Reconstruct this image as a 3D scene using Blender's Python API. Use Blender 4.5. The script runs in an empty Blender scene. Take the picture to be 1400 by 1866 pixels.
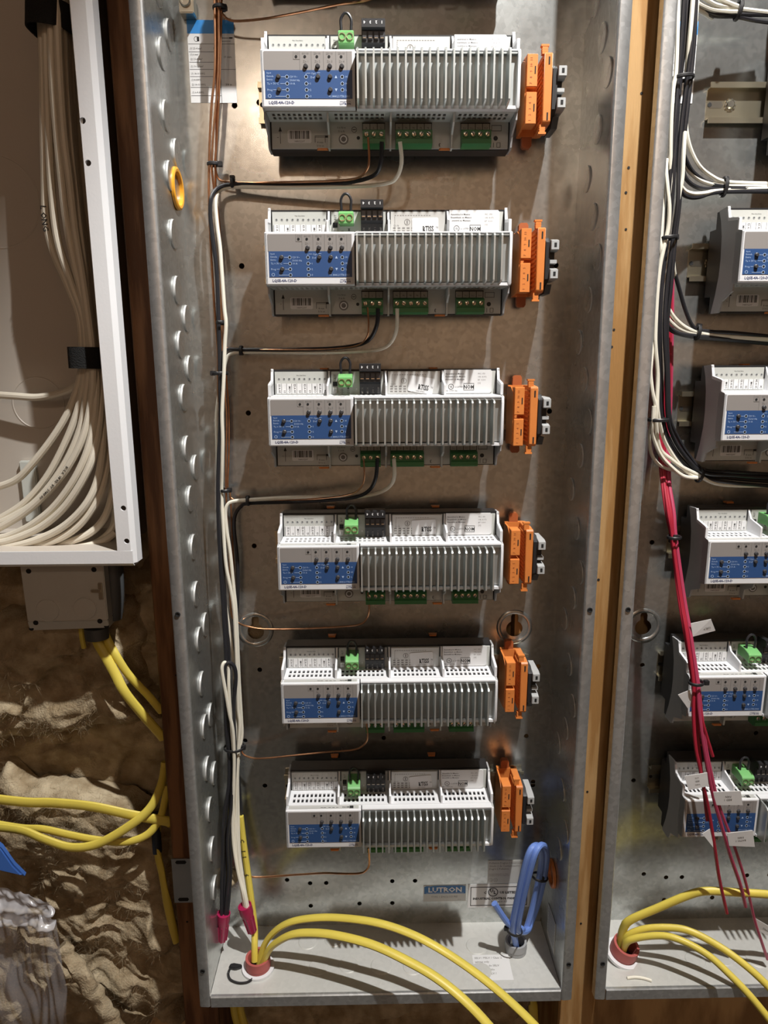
import bpy, bmesh, math, random
from mathutils import Vector, Matrix, noise
random.seed(7)
PI = math.pi
SC = bpy.context.scene
COL = SC.collection
ZO = 1.40                                   # all lengths below are in millimetres, z measured from 1.40 m above the floor

def W(p): return Vector((p[0]*.001, p[1]*.001, p[2]*.001 + ZO))

# ------------------------------------------------------------------ camera, world, lamps, exposure
cam_d = bpy.data.cameras.new('camera'); cam = bpy.data.objects.new('camera', cam_d); COL.objects.link(cam)
CR, CU, CF = Vector((.99984, -.017298, -.004615)), Vector((.00815, .210262, .977611)), Vector((.015941, .977492, -.210369))
cam.matrix_world = Matrix(((CR.x, CU.x, -CF.x, .099501), (CR.y, CU.y, -CF.y, -.724871), (CR.z, CU.z, -CF.z, -.040616 + ZO), (0, 0, 0, 1)))
cam_d.sensor_fit = 'VERTICAL'; cam_d.sensor_height = 36.0; cam_d.lens = 1288.15/1866*36
cam_d.clip_start = .01; cam_d.clip_end = 50
SC.camera = cam
world = bpy.data.worlds.new('world'); SC.world = world; world.use_nodes = True
world.node_tree.nodes['Background'].inputs[0].default_value = (1, .9, .8, 1)
world.node_tree.nodes['Background'].inputs[1].default_value = .055
def lamp(name, p, power, color, radius):
    l = bpy.data.lights.new(name, 'POINT'); l.energy = power; l.color = color; l.shadow_soft_size = radius
    o = bpy.data.objects.new(name, l); COL.objects.link(o); o.location = W(p); return o
lamp('ceiling_bulb', (440, -583, 1030), 118, (1, .985, .955), .014)
lamp('front_wall_fill', (-250, -2250, 860), 9, (1, .80, .62), .05)  # added fill without a known source, warms the wall behind the camera
SC.view_settings.view_transform = 'Standard'; SC.view_settings.look = 'None'
SC.view_settings.gamma = 1; SC.view_settings.use_curve_mapping = False
SC.view_settings.exposure = 0.0

# ------------------------------------------------------------------ materials
def mat(name, col, rough=.5, metal=0, noise_amt=0, noise_scale=30, bump=0, bump_scale=80, spec=.5, coat=0, stretch=None, col2=None, trans=0):
    m = bpy.data.materials.new(name); m.use_nodes = True; nt = m.node_tree; b = nt.nodes['Principled BSDF']
    b.inputs['Base Color'].default_value = (*col, 1); b.inputs['Roughness'].default_value = rough; b.inputs['Metallic'].default_value = metal
    b.inputs['Specular IOR Level'].default_value = spec; b.inputs['Coat Weight'].default_value = coat
    b.inputs['Transmission Weight'].default_value = trans
    if noise_amt or bump or col2:
        tc = nt.nodes.new('ShaderNodeTexCoord'); mp = nt.nodes.new('ShaderNodeMapping'); nt.links.new(tc.outputs['Object'], mp.inputs[0])
        if stretch: mp.inputs['Scale'].default_value = stretch
        n = nt.nodes.new('ShaderNodeTexNoise'); n.inputs['Scale'].default_value = noise_scale; n.inputs['Detail'].default_value = 6
        nt.links.new(mp.outputs[0], n.inputs['Vector'])
        if noise_amt or col2:
            r = nt.nodes.new('ShaderNodeValToRGB'); c2 = col2 or tuple(max(0, c*(1-noise_amt)) for c in col)
            r.color_ramp.elements[0].position = .43 if stretch else .35; r.color_ramp.elements[1].position = .57 if stretch else .68
            r.color_ramp.elements[0].color = (*c2, 1); r.color_ramp.elements[1].color = (*col, 1)
            nt.links.new(n.outputs[0], r.inputs[0]); nt.links.new(r.outputs[0], b.inputs['Base Color'])
        if bump:
            n2 = nt.nodes.new('ShaderNodeTexNoise'); n2.inputs['Scale'].default_value = bump_scale; n2.inputs['Detail'].default_value = 5
            nt.links.new(mp.outputs[0], n2.inputs['Vector'])
            bp = nt.nodes.new('ShaderNodeBump'); bp.inputs['Strength'].default_value = bump; bp.inputs['Distance'].default_value = .002
            nt.links.new(n2.outputs[0], bp.inputs['Height']); nt.links.new(bp.outputs[0], b.inputs['Normal'])
    return m
def galvanised(name, col, rough, metal, vary=.11):
    m = bpy.data.materials.new(name); m.use_nodes = True; nt = m.node_tree; b = nt.nodes['Principled BSDF']
    tc = nt.nodes.new('ShaderNodeTexCoord')
    vo = nt.nodes.new('ShaderNodeTexVoronoi'); vo.inputs['Scale'].default_value = 240; nt.links.new(tc.outputs['Object'], vo.inputs['Vector'])
    ns = nt.nodes.new('ShaderNodeTexNoise'); ns.inputs['Scale'].default_value = 9; ns.inputs['Detail'].default_value = 5; nt.links.new(tc.outputs['Object'], ns.inputs['Vector'])
    sx = nt.nodes.new('ShaderNodeSeparateColor'); nt.links.new(vo.outputs['Color'], sx.inputs[0])
    r = nt.nodes.new('ShaderNodeValToRGB'); r.color_ramp.elements[0].color = (*[c*(1-vary) for c in col], 1); r.color_ramp.elements[1].color = (*[min(1, c*(1+vary*.9)) for c in col], 1)
    nt.links.new(sx.outputs[0], r.inputs[0]); nt.links.new(r.outputs[0], b.inputs['Base Color'])
    mr = nt.nodes.new('ShaderNodeMapRange'); mr.inputs['From Min'].default_value = .3; mr.inputs['From Max'].default_value = .7
    mr.inputs['To Min'].default_value = rough*.8; mr.inputs['To Max'].default_value = rough*1.25
    nt.links.new(ns.outputs[0], mr.inputs[0]); nt.links.new(mr.outputs[0], b.inputs['Roughness'])
    bp = nt.nodes.new('ShaderNodeBump'); bp.inputs['Strength'].default_value = .04; bp.inputs['Distance'].default_value = .001
    nt.links.new(ns.outputs[0], bp.inputs['Height']); nt.links.new(bp.outputs[0], b.inputs['Normal'])
    b.inputs['Metallic'].default_value = metal
    return m
M = dict(
 galv=galvanised('galvanised_steel', (.47, .485, .475), .26, .85),
 galv_floor_lit=galvanised('galvanised_steel_floor_lit', (.63, .63, .60), .45, .25, .035),  # same steel, made paler for the strong light on the floor
 galv_rim=mat('highlight_steel_rim', (.62, .63, .62), .5, .35),  # knockout rims made paler and rougher to broaden their highlight
 galv_edge=galvanised('galvanised_flange', (.56, .57, .57), .34, .75),
 zinc=mat('zinc_plated', (.62, .60, .52), .28, 1),
 zinc_warm=mat('gold_reflection_zinc', (.62, .57, .43), .28, .95),  # rail zinc with the gold cast of reflections put into its colour
 aluminium=mat('anodised_aluminium', (.46, .49, .49), .42, .75, .12, 60),
 fin=mat('aluminium_fin', (.55, .58, .57), .40, .7),
 plastic_white=mat('white_plastic', (.74, .75, .77), .42),
 plastic_grey=mat('light_grey_plastic', (.52, .53, .50), .5, 0, .06, 40),
 side_grey=mat('side_grey_plastic', (.42, .425, .43), .55, 0, .05, 40),
 black=mat('black_plastic', (.018, .018, .02), .45),
 hole=mat('dark_hole', (.01, .01, .01), .8),
 panel_grey=mat('printed_grey', (.28, .262, .25), .45),
 panel_blue=mat('printed_blue', (.028, .08, .225), .42),
 ink=mat('black_ink', (.02, .02, .02), .6), ink_blue=mat('dark_blue_ink', (.02, .03, .12), .6), ink_pale=mat('pale_blue_ink', (.42, .55, .78), .6),
 ink_grey=mat('grey_ink', (.20, .19, .18), .6), ink_white=mat('white_ink', (.85, .85, .85), .6),
 paper=mat('white_label_paper', (.72, .72, .72), .45), paper_grey=mat('silver_label_paper', (.55, .55, .53), .4, .2),
 green=mat('bright_green_plastic', (.17, .44, .15), .4), green_dark=mat('green_plastic', (.045, .19, .065), .42),
 brass=mat('nickel_screw', (.72, .66, .55), .25, 1),
 orange=mat('orange_plastic', (.72, .235, .055), .42, 0, .08, 60), amber=mat('amber_plastic', (.83, .38, .03), .35),
 grey_clamp=mat('grey_plastic_clamp', (.42, .43, .43), .45),
 copper=mat('bare_copper', (.72, .36, .19), .28, .9, .25, 120),
 wire_black=mat('black_insulation', (.022, .022, .026), .34), wire_white=mat('white_insulation', (.80, .77, .66), .40),
 wire_red=mat('red_insulation', (.37, .018, .04), .36), wire_pink=mat('pink_red_insulation', (.42, .05, .11), .36),
 cable_yellow=mat('yellow_sheath', (.75, .61, .10), .42, 0, .10, 25), cable_beige=mat('beige_sheath', (.78, .72, .60), .45, 0, .06, 30),
 cable_blue=mat('blue_sheath', (.16, .27, .66), .35),
 nut=mat('magenta_wire_nut', (.36, .012, .075), .38), bush=mat('brick_red_bushing', (.42, .10, .09), .5), bush_grey=mat('grey_bushing', (.33, .34, .35), .5),
 enamel=mat('white_enamel', (.80, .81, .83), .30, 0, 0, 30, .05, 400), enamel_shaded=mat('shaded_white_enamel', (.55, .50, .44), .42),  # interior is the same white enamel, its brown shade put into the colour
 box_grey=mat('grey_painted_box', (.60, .60, .57), .42, .1, .08, 20, .08, 500),
 pvc=mat('dark_grey_pvc', (.075, .08, .085), .4), velcro=mat('black_hook_strap', (.008, .008, .008), .9, 0, 0, 30, .6, 900),
 tape=mat('black_tape', (.02, .025, .035), .3),
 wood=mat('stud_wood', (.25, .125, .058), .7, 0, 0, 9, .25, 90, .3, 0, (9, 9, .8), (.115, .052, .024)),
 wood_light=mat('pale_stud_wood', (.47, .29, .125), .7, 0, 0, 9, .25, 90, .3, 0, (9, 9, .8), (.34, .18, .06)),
 ply=mat('plywood', (.56, .37, .18), .75, 0, 0, 5, .2, 60, .3, 0, (4, 4, 1), (.30, .18, .08)),
 concrete=mat('concrete', (.10, .10, .092), .85, 0, .2, 4, .3, 30), roomwood=mat('room_timber', (.62, .40, .25), .8, 0, .25, 4),
 joist=mat('joist_timber', (.10, .068, .045), .8, 0, .2, 3),
 wool=mat('mineral_wool', (.54, .45, .31), 1, 0, 0, 45, .7, 420, .1, 0, None, (.28, .21, .125)),
 tarp=mat('blue_tarp', (.04, .12, .40), .45), nail=mat('nail_plate_steel', (.50, .51, .52), .35, .8, .15, 30),
)
def plastic_film(name, mix, rough):
    m = bpy.data.materials.new(name); m.use_nodes = True; nt = m.node_tree; out = nt.nodes['Material Output']
    p = nt.nodes['Principled BSDF']; p.inputs['Base Color'].default_value = (.72, .72, .76, 1); p.inputs['Roughness'].default_value = rough
    t = nt.nodes.new('ShaderNodeBsdfTransparent'); mx = nt.nodes.new('ShaderNodeMixShader'); mx.inputs[0].default_value = mix
    nt.links.new(t.outputs[0], mx.inputs[1]); nt.links.new(p.outputs[0], mx.inputs[2]); nt.links.new(mx.outputs[0], out.inputs[0])
    return m
M['film'] = plastic_film('clear_plastic_film', .20, .10); M['film_milky'] = plastic_film('milky_plastic_film', .48, .22)

# ------------------------------------------------------------------ mesh helpers
ORI = {}
class MB:
    def __init__(s): s.v = []; s.f = []
    def add(s, vs, fs):
        n = len(s.v); s.v += [tuple(v) for v in vs]; s.f += [tuple(i+n for i in f) for f in fs]; return s
    def box(s, x0, x1, y0, y1, z0, z1):
        return s.add([(x0,y0,z0),(x1,y0,z0),(x1,y1,z0),(x0,y1,z0),(x0,y0,z1),(x1,y0,z1),(x1,y1,z1),(x0,y1,z1)],
                     [(0,3,2,1),(4,5,6,7),(0,1,5,4),(1,2,6,5),(2,3,7,6),(3,0,4,7)])
    def prism(s, prof, a0, a1, ax='x'):
        n = len(prof)
        if ax == 'x': vs = [(a0,p[0],p[1]) for p in prof]+[(a1,p[0],p[1]) for p in prof]
        elif ax == 'y': vs = [(p[0],a0,p[1]) for p in prof]+[(p[0],a1,p[1]) for p in prof]
        else: vs = [(p[0],p[1],a0) for p in prof]+[(p[0],p[1],a1) for p in prof]
        return s.add(vs, [tuple(range(n)), tuple(range(2*n-1, n-1, -1))]+[(i,(i+1)%n,n+(i+1)%n,n+i) for i in range(n)])
    def lathe(s, c, axis, prof, n=16, cap=True):
        # prof: list of (distance along axis, radius)
        a = Vector(axis).normalized(); u = a.orthogonal().normalized(); w = a.cross(u); c = Vector(c); vs = []; fs = []
        for h, r in prof:
            for k in range(n):
                t = 2*PI*k/n; vs.append(c + a*h + (u*math.cos(t)+w*math.sin(t))*r)
        for j in range(len(prof)-1):
            for k in range(n): fs.append((j*n+k, j*n+(k+1)%n, (j+1)*n+(k+1)%n, (j+1)*n+k))
        if cap: fs += [tuple(range(n-1,-1,-1)), tuple(range((len(prof)-1)*n, len(prof)*n))]
        return s.add(vs, fs)
    def cyl(s, c, axis, r, h, n=16): return s.lathe(c, axis, [(0,r),(h,r)], n)
    def ring(s, c, axis, ri, ro, h, n=24):
        return s.lathe(c, axis, [(0,ri),(0,ro),(h,ro),(h,ri),(0,ri)], n, False)
    def tube(s, pts, r, n=8, rb=None, sub=6, close=False, up=(0,0,1)):
        P = smooth(pts, sub, close); N = len(P); vs = []; fs = []
        prev = None
        for i, p in enumerate(P):
            t = (P[(i+1) % N if close else min(i+1, N-1)] - P[(i-1) % N if close else max(i-1, 0)]).normalized()
            if rb:                                             # flat cable: wide axis follows "up" crossed with the run
                a = Vector(up); a = (a - t*a.dot(t))
                a = a.normalized() if a.length > .05 else t.orthogonal().normalized()
                if prev is not None and a.dot(prev) < 0: a = -a
            else:
                a = t.orthogonal().normalized() if prev is None else (prev - t*prev.dot(t)).normalized()
            prev = a; b = t.cross(a)
            for k in range(n):
                q = 2*PI*k/n; vs.append(p + a*math.cos(q)*r + b*math.sin(q)*(rb or r))
        for j in range(N if close else N-1):
            for k in range(n): fs.append((j*n+k, j*n+(k+1)%n, ((j+1)%N)*n+(k+1)%n, ((j+1)%N)*n+k))
        if not close: fs += [tuple(range(n-1,-1,-1)), tuple(range((N-1)*n, N*n))]
        return s.add(vs, fs)
    def text(s, txt, p, h, ax='l', rot=0, bold=0, plane='y', narrow=1):
        # flat print; p is the left (or centre) end of the base line, h the cap height
        vs, fs = glyphs(txt, bold); w = max((v[0] for v in vs), default=0); k = h/.73
        c, sn = math.cos(rot), math.sin(rot); out = []
        for x, y in vs:
            x = (x - (w/2 if ax == 'c' else w if ax == 'r' else 0))*k*narrow; y = y*k
            X, Y = x*c-y*sn, x*sn+y*c
            out.append((p[0]+X, p[1], p[2]+Y) if plane == 'y' else (p[0]+X, p[1]+Y, p[2]) if plane == 'z' else (p[0], p[1]+X, p[2]+Y))
        return s.add(out, fs)
    def place(s, mtx): s.v = [tuple(mtx @ Vector(v)) for v in s.v]; return s
    def build(s, name, m, parent=None, origin=None, bevel=0, smooth_ang=.6, flip=True):
        o = ORI.get(parent.name, (0,0,0)) if parent else (origin or base_of(s.v))
        me = bpy.data.meshes.new(name)
        me.from_pydata([((v[0]-o[0])*.001, (v[1]-o[1])*.001, (v[2]-o[2])*.001) for v in s.v], [], s.f)
        if flip or bevel:
            bm = bmesh.new(); bm.from_mesh(me)
            if flip: bmesh.ops.recalc_face_normals(bm, faces=bm.faces)
            if bevel: bmesh.ops.bevel(bm, geom=[e for e in bm.edges if e.is_manifold and e.calc_face_angle(0) > .5], offset=bevel*.001, segments=2, affect='EDGES', clamp_overlap=True)
            bm.to_mesh(me); bm.free()
        me.materials.append(M[m] if isinstance(m, str) else m)
        if smooth_ang: me.shade_smooth(); me.set_sharp_from_angle(angle=smooth_ang)
        ob = bpy.data.objects.new(name, me); COL.objects.link(ob)
        if parent: ob.parent = parent
        else: ob.location = W(o)
        ORI[ob.name] = o
        return ob
def base_of(vs):
    xs = [v[0] for v in vs]; ys = [v[1] for v in vs]; zs = [v[2] for v in vs]
    return ((min(xs)+max(xs))/2, (min(ys)+max(ys))/2, min(zs))
def smooth(pts, sub, close=False):
    P = [Vector(p) for p in pts]
    if len(P) < 3 or sub < 2: return P
    out = []; n = len(P)
    for i in range(n if close else n-1):
        g = (lambda k: P[k % n]) if close else (lambda k: P[min(max(k, 0), n-1)])
        a, b, c, d = g(i-1), g(i), g(i+1), g(i+2)
        for k in range(sub):
            t = k/sub
            out.append(.5*((2*b)+(c-a)*t+(2*a-5*b+4*c-d)*t*t+(3*b-a-3*c+d)*t*t*t))
    if not close: out.append(P[-1])
    return out
_G = {}
def glyphs(txt, bold=0):
    k = (txt, bold)
    if k not in _G:
        cu = bpy.data.curves.new('t', 'FONT'); cu.body = txt; cu.size = 1; cu.resolution_u = 1; cu.offset = bold
        ob = bpy.data.objects.new('t', cu); COL.objects.link(ob)
        dg = bpy.context.evaluated_depsgraph_get(); me = bpy.data.meshes.new_from_object(ob.evaluated_get(dg))
        _G[k] = ([(v.co.x, v.co.y) for v in me.vertices], [tuple(p.vertices) for p in me.polygons])
        bpy.data.objects.remove(ob); bpy.data.curves.remove(cu); bpy.data.meshes.remove(me)
    return _G[k]
def thing(name, label, cat, origin, group=None):
    o = bpy.data.objects.new(name, None); COL.objects.link(o); o.location = W(origin); o.empty_display_size = .02
    ORI[o.name] = origin; o['label'] = label; o['category'] = cat
    if group: o['group'] = group
    return o
def tag(o, label, cat, group=None, kind=None):
    if label: o['label'] = label
    if cat: o['category'] = cat
    if group: o['group'] = group
    if kind: o['kind'] = kind
    return o
def along(parent, pts, txt, start, h, r, m='ink', gap=.9, wide=1):
    P = smooth(pts, 6); o = ORI[parent.name]; k = MB(); L = 0; i = 0; pos = start
    seg = [(P[j+1]-P[j]).length for j in range(len(P)-1)]
    for chx in txt:
        if chx != ' ':
            q = pos; j = 0
            while j < len(seg)-1 and q > seg[j]: q -= seg[j]; j += 1
            t = (P[j+1]-P[j]).normalized(); n = Vector((0,-1,0)); n = (n-t*n.dot(t)).normalized(); b = n.cross(t); c = P[j]+t*q+n*(r+.15)
            one = MB().text(chx, (0,0,-h/2), h, 'l', 0, .015)
            k.add([c+t*(v[0]*wide)+b*v[2] for v in one.v], one.f)
        pos += h*gap
    return k.build('lettering', m, parent, smooth_ang=0, flip=False)
def copy_tree(src, parent=None):
    c = src.copy(); COL.objects.link(c)
    if parent: c.parent = parent
    for ch in list(src.children): copy_tree(ch, c)
    return c

# ------------------------------------------------------------------ the room
def struct(o): o['kind'] = 'structure'; return o
struct(MB().box(-1900, 1900, -2600, 200, -1405, -1400).build('floor', 'concrete'))
struct(MB().box(-1900, 1900, -2600, 200, 1180, 1190).build('ceiling', 'joist'))
struct(MB().box(-1900, 1900, 30, 42, -1400, 1180).build('wall_back', 'ply'))
struct(MB().box(-1900, 1900, -2610, -2600, -1400, 1180).build('wall_front', 'roomwood'))
struct(MB().box(-1910, -1900, -2600, 200, -1400, 1180).build('wall_left', 'joist'))
struct(MB().box(1900, 1910, -2600, 200, -1400, 1180).build('wall_right', 'joist'))

for i_, x_ in enumerate((-463, -56, 355, 757)): struct(MB().box(x_-38, x_, -2590, 20, 900, 1178).build('shade_joist_%d' % (i_+1), 'joist'))  # unseen joists, added to keep bulb light off the white panel

def stud(x0, x1, m, label, knots, f):
    t = thing('wall_stud', label, 'stud', ((x0+x1)/2, -20, -1400), 'timber studs of the wall')
    MB().prism([(x0+1.5,f),(x1-1.5,f),(x1,f+1.5),(x1,28),(x0,28),(x0,f+1.5)], -1400, 1175, 'z').build('timber', m, t)
    for x, z, r in knots: MB().cyl((x, f-.3, z), (0,1,0), r, 3, 10).build('nail_hole', 'hole', t)
    return t
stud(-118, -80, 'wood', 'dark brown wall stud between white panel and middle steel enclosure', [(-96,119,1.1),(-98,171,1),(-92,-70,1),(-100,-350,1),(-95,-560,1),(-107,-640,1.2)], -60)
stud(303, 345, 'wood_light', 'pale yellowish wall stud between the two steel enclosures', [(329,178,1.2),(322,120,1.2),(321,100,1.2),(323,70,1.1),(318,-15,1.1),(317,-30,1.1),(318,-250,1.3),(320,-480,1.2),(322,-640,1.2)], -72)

# ------------------------------------------------------------------ steel enclosures
ROWS = [352.5, 210.5, 68.3, -73.7, -213.1, -353.6, -495.7]       # label tops of the rows, row 0 is above the frame
KOL = [(-47, 265-48.5*k) for k in range(-1, 19)] + [(-19, z) for z in (242, 145, -1, -48, -145, -312, -415, -486)]
KOR = [(-57, 297-71.3*k) for k in range(0, 13)] + [(-32, z) for z in (263, 120, -25, -168, -305, -447)] + [(-77, z) for z in (192, 46, -97, -241, -380, -523)]
HOLES = [(x, z-19) for z in ROWS for x in (-26, 281)] + [(-3,194),(110,-457),(271,-457),(-46,-458),(281,-519),(-5,-639),(22,-644),(41,-644),(119,-643),(146,-643),(22,-675),(80,-673),(119,-673)]
def cut(ob, cutter_mb):
    c = cutter_mb.build('cutter', 'hole', None, ORI[ob.name] if not ob.parent else ORI[ob.parent.name], smooth_ang=0)
    if ob.parent: c.parent = ob.parent; c.location = (0,0,0)
    bpy.context.view_layer.update()
    md = ob.modifiers.new('cut', 'BOOLEAN'); md.object = c; md.operation = 'DIFFERENCE'; md.solver = 'EXACT'
    dg = bpy.context.evaluated_depsgraph_get(); me = bpy.data.meshes.new_from_object(ob.evaluated_get(dg))
    ob.modifiers.remove(md); ob.data = me; bpy.data.objects.remove(c)
def holed_plate(outer, holes, y0, y1):
    from mathutils.geometry import tessellate_polygon
    lps = [outer]+holes; flat = [p for l in lps for p in l]; n = len(flat)
    tris = tessellate_polygon([[Vector((p[0], p[1], 0)) for p in l] for l in lps])
    fs = [tuple(f) for f in tris]+[tuple(i+n for i in f[::-1]) for f in tris]; k = 0
    for l in lps:
        m = len(l); fs += [(k+i, k+(i+1)%m, n+k+(i+1)%m, n+k+i) for i in range(m)]; k += m
    return MB().add([(p[0],y0,p[1]) for p in flat]+[(p[0],y1,p[1]) for p in flat], fs)
def enclosure(dx, label, floor_ko):
    t = thing('steel_enclosure', label, 'enclosure', (110+dx, -45, -702), 'galvanised enclosures')
    X0, X1, ZB, ZT, D = -78+dx, 298+dx, -702, 560, -94.5
    loops = [[(x+dx+2.7*math.cos(2*PI*k/12), z+2.7*math.sin(2*PI*k/12)) for k in range(12)] for x, z in HOLES]
    for kx in (-28.5+dx, 253+dx):                                  # keyholes: round hole with a narrower slot on top
        lp = [(kx+9*math.sin(q), -328-9*math.cos(q)) for q in [-2.7+5.4*k/18 for k in range(19)]]
        loops.append(lp+[(kx+4,-314),(kx+2.6,-310.5),(kx-2.6,-310.5),(kx-4,-314)])
    holed_plate([(X0,ZB-1),(X1,ZB-1),(X1,ZT),(X0,ZT)], loops, 0, 1.5).build('back_panel', 'galv', t)
    for kx in (-28.5, 253):                                        # raised ring of the keyhole dimple
        MB().lathe((kx+dx, 0, -326), (0,-1,0), [(-.2,20),(1.0,18.6),(1.2,17),(.3,15),(-.2,14.6)], 32, False).build('mounting_dimple', 'galv', t)
    MB().box(X0-1.5, X0, D, 1.5, ZB-1, ZT).build('side_panel', 'galv', t)
    MB().box(X1, X1+1.5, D, 1.5, ZB-1, ZT).build('side_panel', 'galv', t)
    MB().box(X0, X1, D, 1.5, ZT, ZT+1.5).build('top_panel', 'galv', t)
    MB().box(X0+.3, X1-.3, D, 0, ZB-1.5, ZB).build('bottom_panel', 'galv_floor_lit', t)
    for xa, sg in ((X0, -1), (X1, 1)):                              # rolled flanges along both front edges
        prof = [(xa-sg*.2, D+3),(xa-sg*.2, D-.6),(xa+sg*.8, D-1.6),(xa+sg*2.0, D-1.9),(xa+sg*9.5, D-1.4),(xa+sg*11, D-.3),(xa+sg*11.3, D+8),(xa+sg*9.8, D+8),(xa+sg*9.6, D+1),(xa+sg*1.4, D+1),(xa+sg*1.4, D+3)]
        MB().prism(prof, ZB-12, ZT, 'z').build('front_flange', 'galv_edge', t)
        for z in (-272, -668): MB().lathe((xa+sg*5.4, D-2.2, z), (0,1,0), [(0,2.6),(-.6,2.4),(-.6,1.6),(.4,1.5)], 12).build('screw_hole', 'hole', t)
    MB().prism([(D+2,ZB+.3),(D-.6,ZB+.3),(D-1.8,ZB-.8),(D-1.8,ZB-12.5),(D-.6,ZB-13.5),(D+6,ZB-13.5),(D+6,ZB-12.5),(D+.2,ZB-12),(D+.2,ZB-1),(D+2,ZB-1)], X0+1, X1-1, 'x').build('bottom_lip', 'galv_edge', t)
    ko = None
    for lst, xa, sg, r in ((KOL, X0, 1, 12.5), (KOR, X1, -1, 11.5)):
        src = None
        for y, z in lst:
            if src is None:
                src = MB().lathe((0,0,0), (sg,0,0), [(-.3,r+.3),(.05,r+.2),(.1,r),(1.5 if sg > 0 else .8,r-.1),(1.5 if sg > 0 else .8,r-.8)], 28).build('knockout', 'galv', t); ob = src
                src.data.materials.append(M['galv_rim'])
                for p in src.data.polygons:
                    if abs(p.normal.x) < .6: p.material_index = 1
            else: ob = src.copy(); COL.objects.link(ob)
            o = ORI[t.name]; ob.location = ((xa-o[0])*.001, (y-o[1])*.001, (z-o[2])*.001); 
            ob.rotation_euler = (0, sg*.03, sg*.03)
    # the first mesh was built around the thing's origin, so shift its verts back
    for ch in t.children:
        if ch.name.startswith('knockout') and not ch.data.get('fixed'):
            ch.data['fixed'] = 1; o = ORI[t.name]
            for v in ch.data.vertices: v.co += Vector((o[0]*.001, o[1]*.001, o[2]*.001))
    for x, y, r in floor_ko:
        MB().lathe((x+dx, y, ZB), (0,0,1), [(-.3,r+.7),(.1,r+.6),(.15,r),(.7,r-.6),(.8,r-2)], 24).build('floor_knockout', 'galv_floor_lit', t)
    return t
FK = [(20,-25,11),(50,-22,11),(35,-60,11),(68,-58,11),(105,-60,12),(140,-62,11),(215,-35,12),(215,-70,12)]
enclosure(0, 'open galvanised steel enclosure in the middle with six dimmer rows and yellow cables', FK)
enclosure(423, 'open galvanised steel enclosure at the right edge with red wires', FK)

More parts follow.
